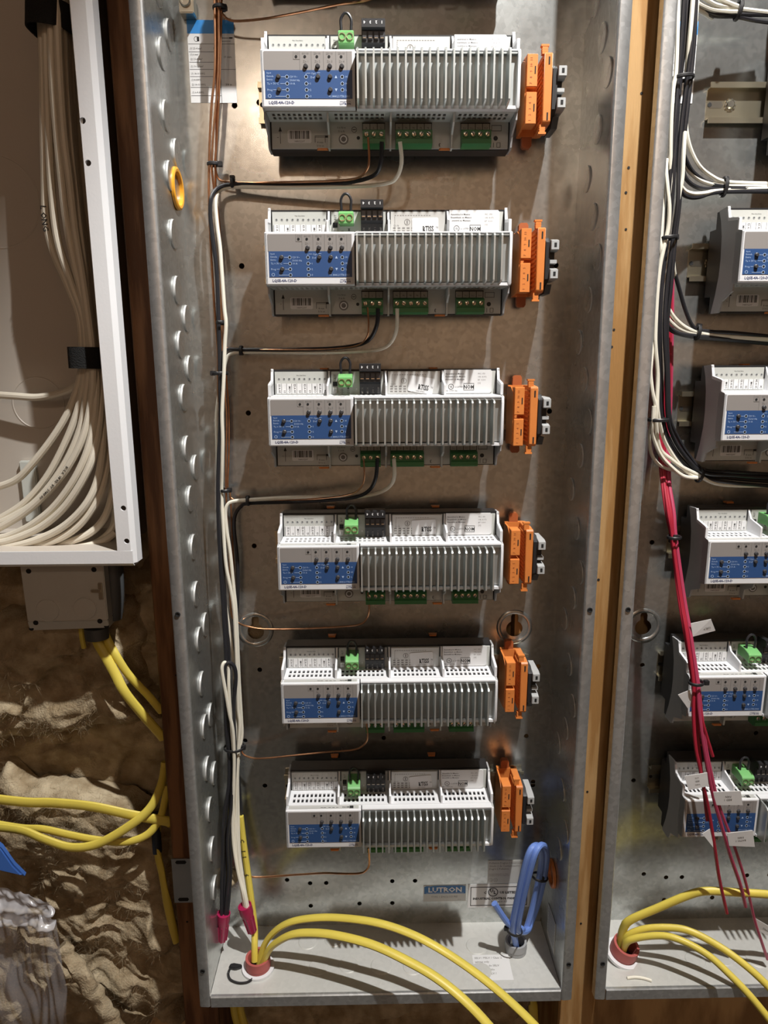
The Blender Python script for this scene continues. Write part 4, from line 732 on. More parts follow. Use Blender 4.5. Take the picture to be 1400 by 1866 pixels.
wire('white_wire', [(377.1,-50.0,166.7),(376.9,-52.0,136.4),(377.5,-52.0,117.0),(376.1,-52.0,105.2),(374.8,-51.0,89.8),(374.4,-50.0,69.9),(375.8,-48.0,56.6),(378.4,-46.0,42.0),(382.3,-42.0,33.3)], 1.9, 'wire_white', 'white wire along the right flank of the bundle at the second tie', group=G2)
wire('white_wire', [(362.1,-52.0,131.9),(361.5,-54.0,122.4),(363.9,-55.0,106.4),(366.7,-55.0,90.4),(367.4,-54.0,73.5),(364.8,-54.0,57.1),(362.5,-54.0,41.1),(361.9,-54.0,16.6),(362.7,-54.0,-14.1),(363.9,-54.0,-29.4),(368.8,-52.0,-55.5),(370.3,-52.0,-81.6),(373.8,-50.0,-96.3),(379.8,-46.0,-111.4),(386.8,-43.0,-123.5),(400.3,-40.0,-140.7),(415.1,-37.0,-152.8),(422.9,-36.0,-155.2)], 1.9, 'wire_white', 'long white wire following the left flank down to the lowest curve', group=G2)
wire('white_wire', [(361.9,-50.0,114.3),(362.4,-52.0,72.4),(362.1,-53.0,58.2),(365.9,-50.0,44.4)], 1.8, 'wire_white', 'short white wire bowing out left above the second tie', group=G2)
wire('white_wire', [(362.8,-50.0,5.8),(361.7,-52.0,-23.9),(360.9,-54.0,-43.9),(361.2,-54.0,-55.5),(364.6,-54.0,-72.8),(369.2,-53.0,-86.2),(370.5,-52.0,-97.7),(375.1,-48.0,-116.5),(381.0,-45.0,-128.6),(391.5,-42.0,-136.6),(404.4,-40.0,-145.1),(422.8,-36.0,-153.6),(440.0,-34.0,-162.3),(463.4,-32.0,-165.6),(505.8,-28.0,-166.7)], 1.9, 'wire_white', 'white wire crossing below the lowest right branch', group=G2)
wire('white_wire', [(366.6,-54.0,-84.6),(367.2,-53.0,-101.2),(369.3,-50.0,-113.0),(379.4,-47.0,-132.1),(394.1,-44.0,-146.1),(407.0,-41.0,-154.3),(421.6,-38.0,-156.5)], 1.9, 'wire_white', 'outermost white wire of the lowest right curve', group=G2)
wire('white_wire', [(370.4,-48.0,-90.2),(368.2,-46.0,-106.0),(368.7,-44.0,-116.9),(372.9,-40.0,-130.8),(381.3,-36.0,-141.7),(394.4,-32.0,-148.4),(409.3,-30.0,-151.1),(425.7,-30.0,-155.1)], 1.7, 'wire_white', 'shaded white wire bowing out left at the lowest curve', group=G2)
wire('white_wire', [(373.0,-46.0,13.4),(377.6,-44.0,4.7),(386.8,-40.0,-4.6),(399.0,-35.0,-11.9),(412.2,-31.0,-15.9),(434.7,-28.0,-19.4),(491.8,-24.0,-22.6)], 1.9, 'wire_white', 'upper white wire of the branch above the third right module', group=G2)
wire('white_wire', [(373.5,-46.0,1.1),(380.9,-42.0,-6.6),(393.4,-36.0,-13.4),(411.9,-31.0,-17.9),(434.8,-28.0,-20.5),(492.0,-24.0,-24.2)], 1.7, 'wire_white', 'lower white wire of the branch above the third right module', group=G2)
wire('black_wire', [(376.6,-46.0,56.8),(379.9,-44.0,40.3),(388.2,-40.0,21.7),(398.5,-36.0,0.6),(408.8,-32.0,-12.3),(423.2,-29.0,-15.3),(451.0,-27.0,-16.9),(491.6,-24.0,-20.6)], 1.9, 'wire_black', 'black wire sweeping right from the second tie to the middle branch', group=G1)
wire('black_wire', [(374.1,-46.0,-6.3),(382.5,-42.0,-13.6),(392.9,-38.0,-17.6),(411.6,-32.0,-19.5),(446.2,-27.0,-22.5),(492.8,-23.0,-26.3)], 1.9, 'wire_black', 'lower black wire of the middle right branch', group=G1)
wire('black_wire', [(375.2,-44.0,-9.7),(386.8,-40.0,-16.6),(412.1,-31.0,-21.0),(446.8,-26.0,-23.5),(493.5,-22.0,-27.8)], 1.7, 'wire_black', 'lowest black wire under the middle right branch tie', group=G1)
wire('white_wire', [(378.8,-44.0,266.0),(389.1,-42.0,261.9),(400.8,-38.0,259.0),(413.8,-34.0,259.1),(423.1,-32.0,258.7),(458.0,-28.0,257.1)], 1.9, 'wire_white', 'upper white wire of the branch at the top right corner', group=G2)
wire('white_wire', [(391.0,-42.0,266.9),(405.2,-38.0,262.9),(422.5,-33.0,260.0)], 1.9, 'wire_white', 'white wire coming in from above at the top right tie', group=G2)
wire('white_wire', [(380.2,-42.0,260.2),(388.0,-40.0,257.7),(399.2,-37.0,255.7),(412.7,-34.0,255.7),(423.4,-32.0,256.2)], 1.9, 'wire_white', 'lower white wire of the branch at the top right corner', group=G2)
wire('white_wire', [(379.4,-40.0,257.7),(386.8,-38.0,254.8),(395.0,-34.0,253.5),(402.7,-28.0,253.1)], 1.9, 'wire_white', 'short white wire beside the right wiring table sticker', group=G2)
wire('black_wire', [(381.0,-38.0,260.7),(392.4,-36.0,256.1),(405.7,-34.0,253.6),(421.6,-31.0,254.9),(458.7,-27.0,256.3)], 1.9, 'wire_black', 'upper black wire of the branch at the top right corner', group=G1)
wire('black_wire', [(384.0,-36.0,258.6),(401.3,-33.0,253.1),(422.2,-30.0,253.6),(440.6,-28.0,251.5),(459.9,-26.0,250.2)], 1.9, 'wire_black', 'lower black wire of the branch at the top right corner', group=G1)
GT2 = 'black cable ties in the right enclosure'
tie((371.2,-51.0,197.2), (-.1,0,1), 9.5, 8, 'black cable tie on the bundle beside the upper right sticker', GT2, .7)
tie((369.2,-50.0,66.2), (-.1,0,1), 8, 8, 'black cable tie on the bundle left of the second right module', GT2, .9)
tie((373.8,-49.0,-97.9), (0,0,1), 9.5, 9, 'black cable tie on the bundle left of the third right module', GT2, .5)
tie((423.2,-33.0,257.0), (1,0,-.2), 8, 6, 'black cable tie at the top right corner of the photo', GT2, -1)
tie((425.6,-31.0,113.5), (1,0,-.1), 8.5, 6, 'black cable tie on the thick white branch', GT2, -.8)
tie((411.8,-32.0,-16.4), (1,0,-.2), 7, 6, 'black cable tie on the branch above the third right module', GT2, -.9)
tie((424.5,-36.0,-154.1), (1,0,-.3), 7, 7, 'black cable tie on the lowest right branch', GT2, -.9)
tie((393.8,-60.0,-211.3), (0,0,1), 6.5, 6, 'black cable tie around the red wires beside the fourth right module', GT2, .2)
tie((412.2,-94.0,-348.4), (0,0,1), 7, 6, 'black cable tie around the red wires before the fifth right module', GT2, 1.4)
# red wires
GR = 'loose red wires in the right enclosure'
wire('red_wire', [(381.5,-30.0,42.0),(385.7,-28.0,-13.1),(390.5,-24.0,-86.6),(389.6,-22.0,-119.4),(389.7,-30.0,-148.2),(389.2,-52.0,-186.6),(393.2,-58.0,-212.9),(399.4,-72.0,-268.6),(403.6,-84.0,-303.1),(410.0,-93.0,-348.3),(411.4,-96.0,-379.9),(415.2,-99.0,-413.6),(421.2,-100.0,-437.0),(427.0,-100.0,-458.3),(434.5,-98.0,-482.0),(445.8,-96.0,-526.4),(457.0,-92.0,-569.3),(471.6,-88.0,-615.7)], 1.8, 'wire_red', 'red wire hanging lowest at the left, ending below the yellow cable', group=GR)
wire('red_wire', [(383.8,-28.0,42.2),(388.1,-26.0,-13.0),(394.1,-22.0,-86.7),(393.7,-20.0,-119.7),(392.4,-28.0,-151.8),(392.2,-50.0,-187.1),(395.7,-56.0,-213.4),(402.0,-70.0,-269.3),(406.7,-82.0,-303.9),(413.1,-91.0,-349.3),(418.4,-93.0,-375.7),(424.1,-94.0,-395.8),(436.9,-92.0,-428.9)], 1.8, 'wire_red', 'shortest red wire, ending above the lowest right module', group=GR)
wire('red_wire', [(385.7,-26.0,42.5),(390.5,-24.0,-12.9),(396.6,-20.0,-86.9),(397.3,-18.0,-119.9),(395.8,-26.0,-148.8),(395.9,-49.0,-187.3),(396.9,-57.0,-213.2),(403.7,-71.0,-269.0),(407.9,-83.0,-303.6),(413.3,-94.0,-347.9),(415.8,-97.0,-373.6),(420.9,-99.0,-403.6),(429.4,-99.0,-437.8),(438.3,-98.0,-469.0),(453.3,-96.0,-510.7),(467.3,-92.0,-546.0),(482.8,-88.0,-582.4),(493.2,-84.0,-611.6)], 1.9, 'wire_pink', 'pinkish red wire with two white flags, ending at the yellow cable', group=GR)
wire('red_wire', [(385.3,-24.0,37.7),(390.8,-22.0,-12.9),(397.4,-18.0,-87.0),(399.3,-16.0,-120.1),(398.9,-24.0,-149.1),(395.1,-46.0,-188.0),(397.1,-54.0,-214.0),(403.5,-69.0,-269.6),(409.3,-80.0,-304.8),(416.3,-90.0,-349.8),(421.6,-92.0,-382.1),(428.2,-94.0,-416.7),(435.4,-96.0,-445.8),(447.3,-96.0,-483.6),(467.1,-92.0,-527.3),(487.9,-86.0,-576.8),(506.7,-80.0,-630.5),(514.7,-78.0,-650.5),(530.8,-74.0,-688.6)], 1.6, 'wire_pink', 'dark pink wire hanging furthest right over the enclosure floor', group=GR)
wire('red_wire', [(380.8,-30.0,37.1),(384.6,-28.0,-13.1),(388.9,-24.0,-86.6),(387.9,-22.0,-119.4),(387.5,-30.0,-148.2),(388.3,-49.0,-187.3),(393.4,-55.0,-213.7),(398.3,-71.0,-268.9),(402.9,-82.0,-303.9),(410.4,-90.0,-349.7),(416.1,-92.0,-382.1),(421.1,-94.0,-416.6),(426.0,-95.0,-446.3),(431.0,-95.0,-471.0),(436.9,-94.0,-499.8)], 1.6, 'wire_red', 'red wire ending behind the small white flag at lowest module', group=GR)
def flag(q, lines, label, rot=PI, h=2.3):
    P = [Vector(p) for p in q]; n = (P[1]-P[0]).cross(P[3]-P[0]).normalized(); c = sum(P, Vector())/4
    t = thing('wire_flag', label, 'label flag', tuple(c), 'white flags on the red wires')
    vs = [p+n*.25 for p in P]+[p-n*.25 for p in P]
    MB().add(vs, [(0,1,2,3),(7,6,5,4),(0,4,5,1),(1,5,6,2),(2,6,7,3),(3,7,4,0)]).build('paper', 'paper', t)
    if lines:
        ex = (P[1]-P[0]).normalized(); ez = (P[0]-P[3]); ez = (ez-ex*ez.dot(ex)).normalized(); ny = ex.cross(ez)
        if ny.y > 0: ny = -ny
        k = MB()
        for j, s_ in enumerate(lines): k.text(s_, (0,0,(len(lines)-1)*1.9-3.8*j-h/2), h, 'c', 0, .01)
        cs = math.cos(rot); sn = math.sin(rot)
        k.v = [tuple(c+ex*(v[0]*cs-v[2]*sn)+ez*(v[0]*sn+v[2]*cs)+ny*.35) for v in k.v]
        k.build('lettering', 'ink_grey', t)
flag(((406.3,-84.0,-291.3), (423.7,-88.0,-285.5), (429.6,-87.0,-297.7), (409.7,-84.0,-304.9)), ('LAUNDRY','CHAND'), 'white flag reading LAUNDRY on the red wires above the fifth right module')
flag(((406.1,-101.0,-444.6), (427.2,-103.0,-440.0), (430.2,-103.0,-454.6), (411.3,-101.0,-460.5)), ('VAN','BED','LTS'), 'white flag with three short printed lines hanging left of the others', PI, 1.7)
flag(((436.8,-100.0,-463.4), (463.2,-102.0,-461.3), (467.6,-101.0,-478.0), (441.6,-99.0,-478.9)), ('BED 1','FAN'), 'white flag reading BED 1 FAN on the red wires')
flag(((457.0,-97.0,-512.5), (481.9,-99.0,-508.3), (486.8,-98.0,-528.2), (461.2,-96.0,-528.0)), ('BATH 1','FAN'), 'white flag reading BATH 1 FAN, the lower of the two right flags')
flag(((431.1,-98.0,-511.9), (440.1,-97.0,-506.5), (440.7,-97.0,-506.5), (444.4,-97.0,-528.8)), (), 'small folded white flag at the model lettering of the lowest right module')
flag(((396.5,-92.0,-361.9), (408.0,-94.0,-355.3), (412.7,-94.0,-371.6), (407.5,-92.0,-376.7)), (), 'white triangular flag poking out left of the tied red wires')
flag(((506.6,-80.0,-629.1), (529.1,-82.0,-642.9), (530.5,-82.0,-655.5), (512.5,-79.0,-646.0)), ('HALL',), 'white flag at the right edge low over the enclosure floor')
# bushing and yellow cables of the right enclosure
bushing((377.3,-52.3,-700.0), (.22,-.2,1), 14.5, 17, 'brick red conduit bushing in the left corner of the right enclosure', 'bush')
GY2 = 'yellow cables of the right enclosure'
wire('yellow_cable', [(374.4,-50.0,-691.9),(376.2,-54.0,-664.9),(382.3,-58.0,-649.2),(409.0,-64.0,-628.9),(435.0,-70.0,-609.6),(452.7,-75.0,-599.5),(482.5,-80.0,-597.2),(522.2,-85.0,-597.1),(553.5,-90.0,-599.4)], 4.6, 'cable_yellow', 'upper yellow cable running right behind the red wire ends', 'cable', GY2, 12, 3.6, 8)
wire('yellow_cable', [(376.6,-54.0,-690.3),(380.6,-58.0,-669.9),(398.8,-64.0,-655.4),(425.3,-72.0,-647.9),(442.8,-80.0,-647.1),(464.4,-92.0,-652.9),(482.0,-105.0,-659.9),(499.4,-118.0,-671.0),(522.4,-132.0,-692.7)], 4.0, 'cable_yellow', 'middle yellow cable arching out of the right enclosure', 'cable', GY2, 12, 3.4, 8)
wire('yellow_cable', [(375.6,-60.0,-687.4),(379.5,-66.0,-668.1),(406.1,-76.0,-653.6),(425.5,-86.0,-650.2),(449.1,-100.0,-655.9),(466.6,-114.0,-666.9),(483.7,-128.0,-681.2),(507.2,-142.0,-708.3)], 3.8, 'cable_yellow', 'lowest yellow cable arching over the right enclosure lip', 'cable', GY2, 12, 3.4, 8)

# ------------------------------------------------------------------ white panel box at the left
t = thing('white_media_panel', 'white enamelled panel box at the left, filled with beige cables', 'panel box', (-300,-45,-228))
D = -90; xi, xo = -137, -125; zi, zo = -212, -224
fr = MB().prism([(xi,D+.2),(xi,D+4),(xi+2,D+4),(xi+2,D+1.4),(xo,D+1.4),(xo-.6+3.5,D+5),(xo+4.2,D+16),(xo+5.4,D+16),(xo+4.6,D+4.4),(xo+.8,D-.2),(xi+.6,D-.4)], zo, 420, 'z').build('front_flange', 'enamel', t)
c = MB()
for x, z in [(-134.4,-90.0,151.2), (-132.9,-90.0,119.3), (-127.8,-90.0,-171.7), (-127.3,-90.0,-202.7)] and [(p[0],p[2]) for p in ((-134.4,-90.0,151.2), (-132.9,-90.0,119.3), (-127.8,-90.0,-171.7), (-127.3,-90.0,-202.7))]: c.cyl((x,D-3,z),(0,1,0),2.5,9,16)
cut(fr, c)
MB().prism([(D+1.2,zi),(D-.4,zi),(D-.4,zo),(D+3,zo-3),(D+14,zo-3.6),(D+14,zo-2.4),(D+4,zo-1.6),(D+1.2,zo+.6)], -520, xo+2).build('bottom_flange', 'enamel', t)
MB().box(-520, xi, 4, 6, zi-1, 420).build('back_panel', 'enamel_shaded', t)
MB().box(xi+.2, xi+1.7, D+2, 6, zi-1, 420).build('side_panel', 'enamel_shaded', t)
MB().box(-520, xi, D+2, 6, zi-1.6, zi-.1).build('bottom_panel', 'enamel_shaded', t)
for p, r in (((-238.2,4.0,-82.0), 26), ((-258.5,4.0,108.6), 42)): MB().lathe((p[0],4,p[2]),(0,-1,0),[(-.3,r+.6),(.35,r+.4),(.4,r-.4),(-.0,r-.9),(.05,r-3)],40).build('knockout', 'enamel_shaded', t)
MB().box(-262,-246,-2,3.9,-204,-140).build('pale_block', mat('pale_block_grey', (.62,.64,.60), .4), t, bevel=1)  # pale upright block low on the back panel
GCB = 'beige cables in the white panel'
BC = [
 ('leftmost beige cable, bowing out toward the left edge', [(-176.2,-50.0,259.1),(-177.3,-50.0,231.2),(-179.5,-50.0,197.6),(-184.8,-48.0,150.7),(-188.5,-46.0,115.6),(-190.8,-46.0,83.6),(-186.0,-48.0,55.4),(-174.4,-52.0,26.6),(-165.4,-55.0,0.0),(-165.9,-55.0,-31.6),(-170.6,-54.0,-56.3),(-185.0,-52.0,-86.6),(-203.9,-50.0,-112.5),(-228.3,-48.0,-138.8),(-244.9,-46.0,-152.4),(-267.9,-44.0,-160.6)]),
 ('beige cable second from the left under the upper strap', [(-170.1,-56.0,256.4),(-171.2,-56.0,228.8),(-175.0,-54.0,192.0),(-178.9,-52.0,145.2),(-180.6,-52.0,105.2),(-178.7,-54.0,63.8),(-168.9,-56.0,26.2),(-161.0,-58.0,-2.6),(-161.2,-58.0,-31.6),(-165.4,-57.0,-56.3),(-177.6,-55.0,-91.6),(-197.8,-52.0,-127.9),(-217.1,-50.0,-154.6),(-240.3,-48.0,-176.3),(-270.9,-46.0,-193.9)]),
 ('beige cable third from the left under the upper strap, left of the printed one', [(-162.3,-62.0,253.8),(-164.3,-62.0,226.3),(-166.7,-62.0,189.2),(-168.2,-60.0,151.7),(-167.9,-60.0,116.8),(-167.2,-60.0,81.0),(-163.1,-61.0,44.3),(-157.1,-62.0,6.7),(-156.2,-62.0,-31.7),(-160.9,-62.0,-61.1),(-172.0,-60.0,-101.4),(-192.1,-58.0,-137.6),(-220.6,-55.0,-169.7),(-244.6,-52.0,-185.2),(-269.1,-50.0,-196.3)]),
 ('beige cable with printed black lettering along its lower curve', [(-155.4,-66.0,252.0),(-157.3,-66.0,224.8),(-159.2,-66.0,187.8),(-160.9,-64.0,146.2),(-160.1,-63.0,111.7),(-159.6,-62.0,71.6),(-156.5,-63.0,34.8),(-154.2,-64.0,-2.9),(-153.0,-65.0,-36.6),(-155.4,-68.0,-70.8),(-166.9,-68.0,-108.2),(-185.8,-66.0,-139.1),(-210.6,-62.0,-164.1),(-236.4,-58.0,-183.9),(-267.6,-54.0,-200.8)]),
 ('beige cable just left of the white flange edge', [(-154.9,-58.0,255.6),(-156.3,-58.0,228.0),(-158.2,-58.0,190.6),(-159.4,-57.0,143.8),(-158.4,-57.0,90.6),(-156.6,-58.0,49.3),(-154.9,-60.0,6.8),(-153.0,-61.0,-36.6),(-152.2,-66.0,-70.9),(-158.6,-70.0,-108.1),(-174.3,-70.0,-142.1),(-199.0,-67.0,-172.7),(-224.0,-64.0,-191.8),(-248.0,-60.0,-203.3),(-266.3,-58.0,-207.5)]),
 ('beige cable deep behind the flange, emerging at the curve', [(-156.9,-48.0,260.0),(-157.8,-48.0,232.0),(-160.4,-48.0,172.6),(-160.1,-48.0,106.1),(-158.4,-50.0,26.7),(-152.7,-54.0,-31.6),(-149.7,-62.0,-71.1),(-153.2,-68.0,-106.8),(-160.4,-72.0,-131.7),(-174.9,-72.0,-156.3),(-194.2,-70.0,-178.5),(-217.8,-67.0,-195.4),(-246.5,-64.0,-207.2),(-264.6,-62.0,-210.8)]),
 ('beige cable of the dense lower curve, fifth lowest at the left edge', [(-157.1,-40.0,263.6),(-158.8,-40.0,218.3),(-161.7,-42.0,130.1),(-157.8,-44.0,36.9),(-153.0,-48.0,-31.5),(-149.1,-58.0,-81.4),(-151.2,-66.0,-121.3),(-157.9,-70.0,-151.6),(-171.5,-72.0,-174.6),(-194.8,-70.0,-194.4),(-223.2,-67.0,-207.2),(-252.5,-64.0,-214.2),(-265.3,-62.0,-216.3)]),
 ('beige cable of the dense lower curve, fourth lowest at the left edge', [(-157.3,-32.0,267.1),(-159.5,-34.0,177.0),(-156.4,-38.0,61.5),(-152.4,-44.0,-36.5),(-148.6,-52.0,-92.0),(-148.9,-60.0,-128.3),(-154.9,-66.0,-157.5),(-166.2,-68.0,-178.1),(-183.4,-68.0,-196.0),(-206.1,-66.0,-208.2),(-232.2,-63.0,-214.7),(-266.7,-60.0,-219.5)]),
 ('beige cable of the dense lower curve, second lowest at the left edge', [(-154.6,-24.0,270.7),(-157.6,-26.0,179.5),(-155.9,-30.0,62.7),(-153.6,-36.0,-51.7),(-149.7,-44.0,-113.5),(-149.3,-52.0,-154.7),(-154.7,-58.0,-181.4),(-167.8,-62.0,-198.7),(-189.7,-62.0,-209.3),(-218.1,-60.0,-217.3),(-245.7,-58.0,-220.3),(-269.1,-56.0,-222.3)]),
 ('lowest beige cable, in the lower right panel corner', [(-158.2,-18.0,64.5),(-156.6,-22.0,-52.0),(-155.3,-32.0,-147.2),(-153.7,-38.0,-179.0),(-156.0,-44.0,-199.8),(-168.3,-50.0,-212.6),(-188.6,-54.0,-219.1),(-221.4,-54.0,-222.7),(-258.6,-54.0,-223.5)]),
 ('short beige cable end pointing right in the lower panel corner', [(-152.7,-50.0,-205.0),(-161.1,-56.0,-210.6),(-173.1,-60.0,-213.8),(-195.3,-64.0,-216.4),(-225.9,-66.0,-217.7),(-262.3,-68.0,-217.9)]),
 ('beige cable crossing left over the round knockout', [(-166.7,-40.0,-31.4),(-176.6,-34.0,-56.8),(-188.5,-26.0,-65.3),(-204.7,-20.0,-70.7),(-228.3,-16.0,-75.0),(-250.6,-14.0,-73.9),(-273.9,-12.0,-72.3)]),
 ('beige cable behind the others near the panel back', [(-171.2,-30.0,268.0),(-175.2,-30.0,200.3),(-177.1,-30.0,133.1),(-173.8,-32.0,67.2),(-166.6,-36.0,8.6),(-163.1,-40.0,-36.4),(-167.0,-42.0,-77.1),(-183.4,-42.0,-118.8),(-207.5,-40.0,-152.0),(-234.6,-38.0,-178.4),(-277.0,-36.0,-201.8)]),
]
for i_, (lb, P) in enumerate(BC):
    o = wire('beige_cable', P, 3.55, 'cable_beige', lb, 'cable', GCB, 10, None, 6)
    if i_ == 0: along(o, P, 'LONG', 165, 5.2, 3.5, gap=1.1)
    if i_ == 3: along(o, P, 'BULK WIRE BY SNAPAV', 395, 2.6, 3.5)
def strap(c, run, ra, rb, w, label):
    c = Vector(c); t_ = Vector(run).normalized(); s_ = Vector((0,1,0)); s_ = (s_-t_*s_.dot(t_)).normalized(); u = s_.cross(t_)
    vs = []; n = 28
    for h, e in ((-w/2,0),(-w/2,1.6),(w/2,1.6),(w/2,0)):
        for k in range(n):
            q = 2*PI*k/n; cx, sx = math.cos(q), math.sin(q)
            vs.append(c+t_*h+u*(abs(cx)**.7*math.copysign(1,cx)*(ra+e))+s_*(abs(sx)**.7*math.copysign(1,sx)*(rb+e)))
    fs = [((j%4)*n+k, (j%4)*n+(k+1)%n, ((j+1)%4)*n+(k+1)%n, ((j+1)%4)*n+k) for j in range(4) for k in range(n)]
    o = MB().add(vs, fs).build('hook_strap', 'velcro'); tag(o, label, 'strap', 'black hook and loop straps')
strap((-167.1,-46.0,240.3), (.12,0,1), 18, 24, 20, 'upper black fabric strap around the beige cables')
strap((-160.1,-48.0,-37.5), (.02,0,1), 16, 24, 19, 'lower black fabric strap around the beige cables')

# ------------------------------------------------------------------ grey junction box under the panel
t = thing('junction_box', 'small grey metal junction box below the white panel', 'junction box', (-203.6,-58.0,-301.9))
q = [(-243.1,-60.0,-233.5), (-162.8,-60.0,-234.3), (-162.9,-60.0,-290.7), (-242.0,-60.0,-291.5)]
vs = [Vector(p) for p in q]; b4 = [Vector((p[0],-8,p[2])) for p in q]
MB().add(vs+b4, [(0,1,2,3),(7,6,5,4),(0,4,5,1),(1,5,6,2),(2,6,7,3),(3,7,4,0)]).build('cover', 'box_grey', t, bevel=.8)
q2 = [(-242.0,-60.0,-291.5), (-162.9,-60.0,-290.7), (-163.7,-57.0,-299.9), (-242.4,-57.0,-301.9)]
a = [Vector(p) for p in q2]
MB().add(a+[Vector((p[0],-8,p[2])) for p in q2], [(0,1,2,3),(7,6,5,4),(0,4,5,1),(1,5,6,2),(2,6,7,3),(3,7,4,0)]).build('lower_lip', 'box_grey', t, bevel=.5)
for p in ((-235.2,-60.2,-239.6), (-172.1,-60.2,-238.6), (-234.1,-60.0,-292.7), (-171.1,-60.0,-291.7), (-240.3,-57.5,-299.4), (-166.0,-57.5,-297.9)): MB().lathe((p[0],p[1],p[2]),(0,-1,0),[(-.2,2.6),(.3,2.4),(.25,.01)],12,False).build('screw_hole','hole',t)
for p in ((-220.8,-60.2,-279.7), (-184.3,-60.2,-278.4)): MB().lathe((p[0],p[1]+.3,p[2]),(0,-1,0),[(0,12.4),(.3,12.2),(.35,11.6),(.1,11.2),(.9,10.8),(1.1,9)],28).build('knockout','box_grey',t)
pc = Vector((-168.2,-50.0,-259.9)); MB().box(pc.x-8,pc.x+2,pc.y-13,pc.y-9,pc.z-1.5,pc.z+1.5).box(pc.x-1,pc.x+3,pc.y-12,pc.y-6,pc.z-9,pc.z+8).build('latch','zinc',t,bevel=.5)
MB().tube([(-161.7,-38.0,-235.1), (-163.0,-38.0,-269.7), (-167.4,-38.0,-296.0)], 10, 14, None, 3).build('conduit_stub', 'pvc', t)
MB().cyl((-184.7,-36.0,-306.7), (0,0,-1), 12, 12, 24).build('outlet_collar', 'pvc', t)
# yellow cables at the left
GL = 'yellow cables over the insulation'
wire('yellow_cable', [(-186.1,-36.0,-310.3),(-185.1,-37.0,-321.9),(-176.1,-42.0,-336.1),(-166.2,-46.0,-354.3),(-156.3,-50.0,-373.2),(-140.9,-48.0,-399.0),(-125.7,-44.0,-424.0),(-123.0,-43.0,-429.7)], 5.2, 'cable_yellow', 'left yellow cable leaving the grey junction box', 'cable', GL, 12, 3.4, 6, (1,0,0))
wire('yellow_cable', [(-178.0,-34.0,-311.2),(-175.2,-35.0,-321.6),(-165.7,-40.0,-337.1),(-154.5,-40.0,-358.5),(-137.1,-38.0,-382.5),(-127.4,-36.0,-398.7),(-125.1,-35.0,-403.0)], 4.4, 'cable_yellow', 'right yellow cable leaving the grey junction box', 'cable', GL, 12, 3.0, 6, (1,0,0))
wire('yellow_cable', [(-205.1,-26.0,-309.2),(-204.7,-27.0,-320.9),(-204.9,-24.0,-334.4)], 2.6, 'cable_yellow', 'stub of yellow cable left of the junction box collar', 'cable', GL, 8)
wire('yellow_cable', [(-305.1,-52.0,-491.2),(-267.2,-54.0,-495.0),(-237.6,-56.0,-494.8),(-197.0,-58.0,-498.6),(-158.4,-56.0,-510.4),(-125.8,-48.0,-524.0),(-122.4,-46.0,-526.8)], 5.6, 'cable_yellow', 'straight flat yellow cable crossing the insulation', 'cable', GL, 12, 2.8, 6)
wire('yellow_cable', [(-306.7,-56.0,-521.7),(-273.3,-60.0,-523.9),(-249.4,-64.0,-531.9),(-220.7,-66.0,-540.7),(-191.7,-66.0,-536.6),(-157.0,-62.0,-517.3),(-138.2,-54.0,-502.4),(-128.8,-46.0,-483.1),(-124.9,-41.0,-465.6),(-123.5,-40.0,-458.4)], 5.0, 'cable_yellow', 'front yellow cable sagging in a wide curve', 'cable', GL, 12, 3.0, 6)
wire('yellow_cable', [(-311.1,-48.0,-523.5),(-278.6,-50.0,-528.5),(-253.4,-54.0,-527.4),(-224.2,-56.0,-533.7),(-194.9,-58.0,-538.7),(-166.0,-58.0,-541.2),(-144.8,-54.0,-535.9),(-132.0,-48.0,-521.2),(-126.5,-42.0,-501.6),(-123.7,-40.0,-485.8)], 4.4, 'cable_yellow', 'second yellow cable sagging behind the front curve', 'cable', GL, 12, 2.8, 6)
o = wire('yellow_cable', [(-137.7,-40.0,-525.5),(-139.3,-42.0,-564.7),(-135.8,-44.0,-590.7),(-132.1,-46.0,-624.1),(-128.0,-44.0,-663.0),(-126.1,-42.0,-681.6)], 4.6, 'cable_yellow', 'upright yellow cable wrapped in black tape beside the left stud', 'cable', GL, 12, 3.4, 6)
tp = MB().tube([(-138.4,-40.0,-520.1),(-139.4,-41.0,-545.0),(-139.4,-42.0,-566.7)], 5.3, 12, 4.2, 4).build('black_tape', 'tape', o)
# flat yellow cable ends seen below the middle enclosure
wire('yellow_cable', [(-67.3,-40.0,-759.5),(-66.0,-40.0,-786.3),(-59.9,-40.0,-817.6)], 4, 'cable_yellow', 'left yellow cable end showing below the middle enclosure', 'cable', GL, 10)
wire('yellow_cable', [(-60.6,-36.0,-763.8),(-58.7,-36.0,-790.9),(-50.5,-36.0,-822.4)], 4, 'cable_yellow', 'yellow cable end just right of another below the middle enclosure', 'cable', GL, 10)
wire('yellow_cable', [(281.8,-40.0,-755.9),(283.1,-40.0,-786.8),(286.6,-40.0,-826.1)], 5.5, 'cable_yellow', 'yellow cable end showing below the right part of middle enclosure', 'cable', GL, 10, 3)
# nail plate on the left stud
t = thing('nail_plate', 'flat steel nail plate on the left stud beside the enclosure flange', 'plate', (-105,-61,-614))
MB().box(-118.5,-90.5,-62,-60.2,-614,-560).build('plate','nail',t)
for x, z in ((-108,-564),(-108,-610)): MB().prism([(x-5,z-2),(x+4,z-2),(x+5.5,z),(x+4,z+2),(x-5,z+2),(x-6.5,z)],-62.3,-61.5,'y').build('slot','hole',t)
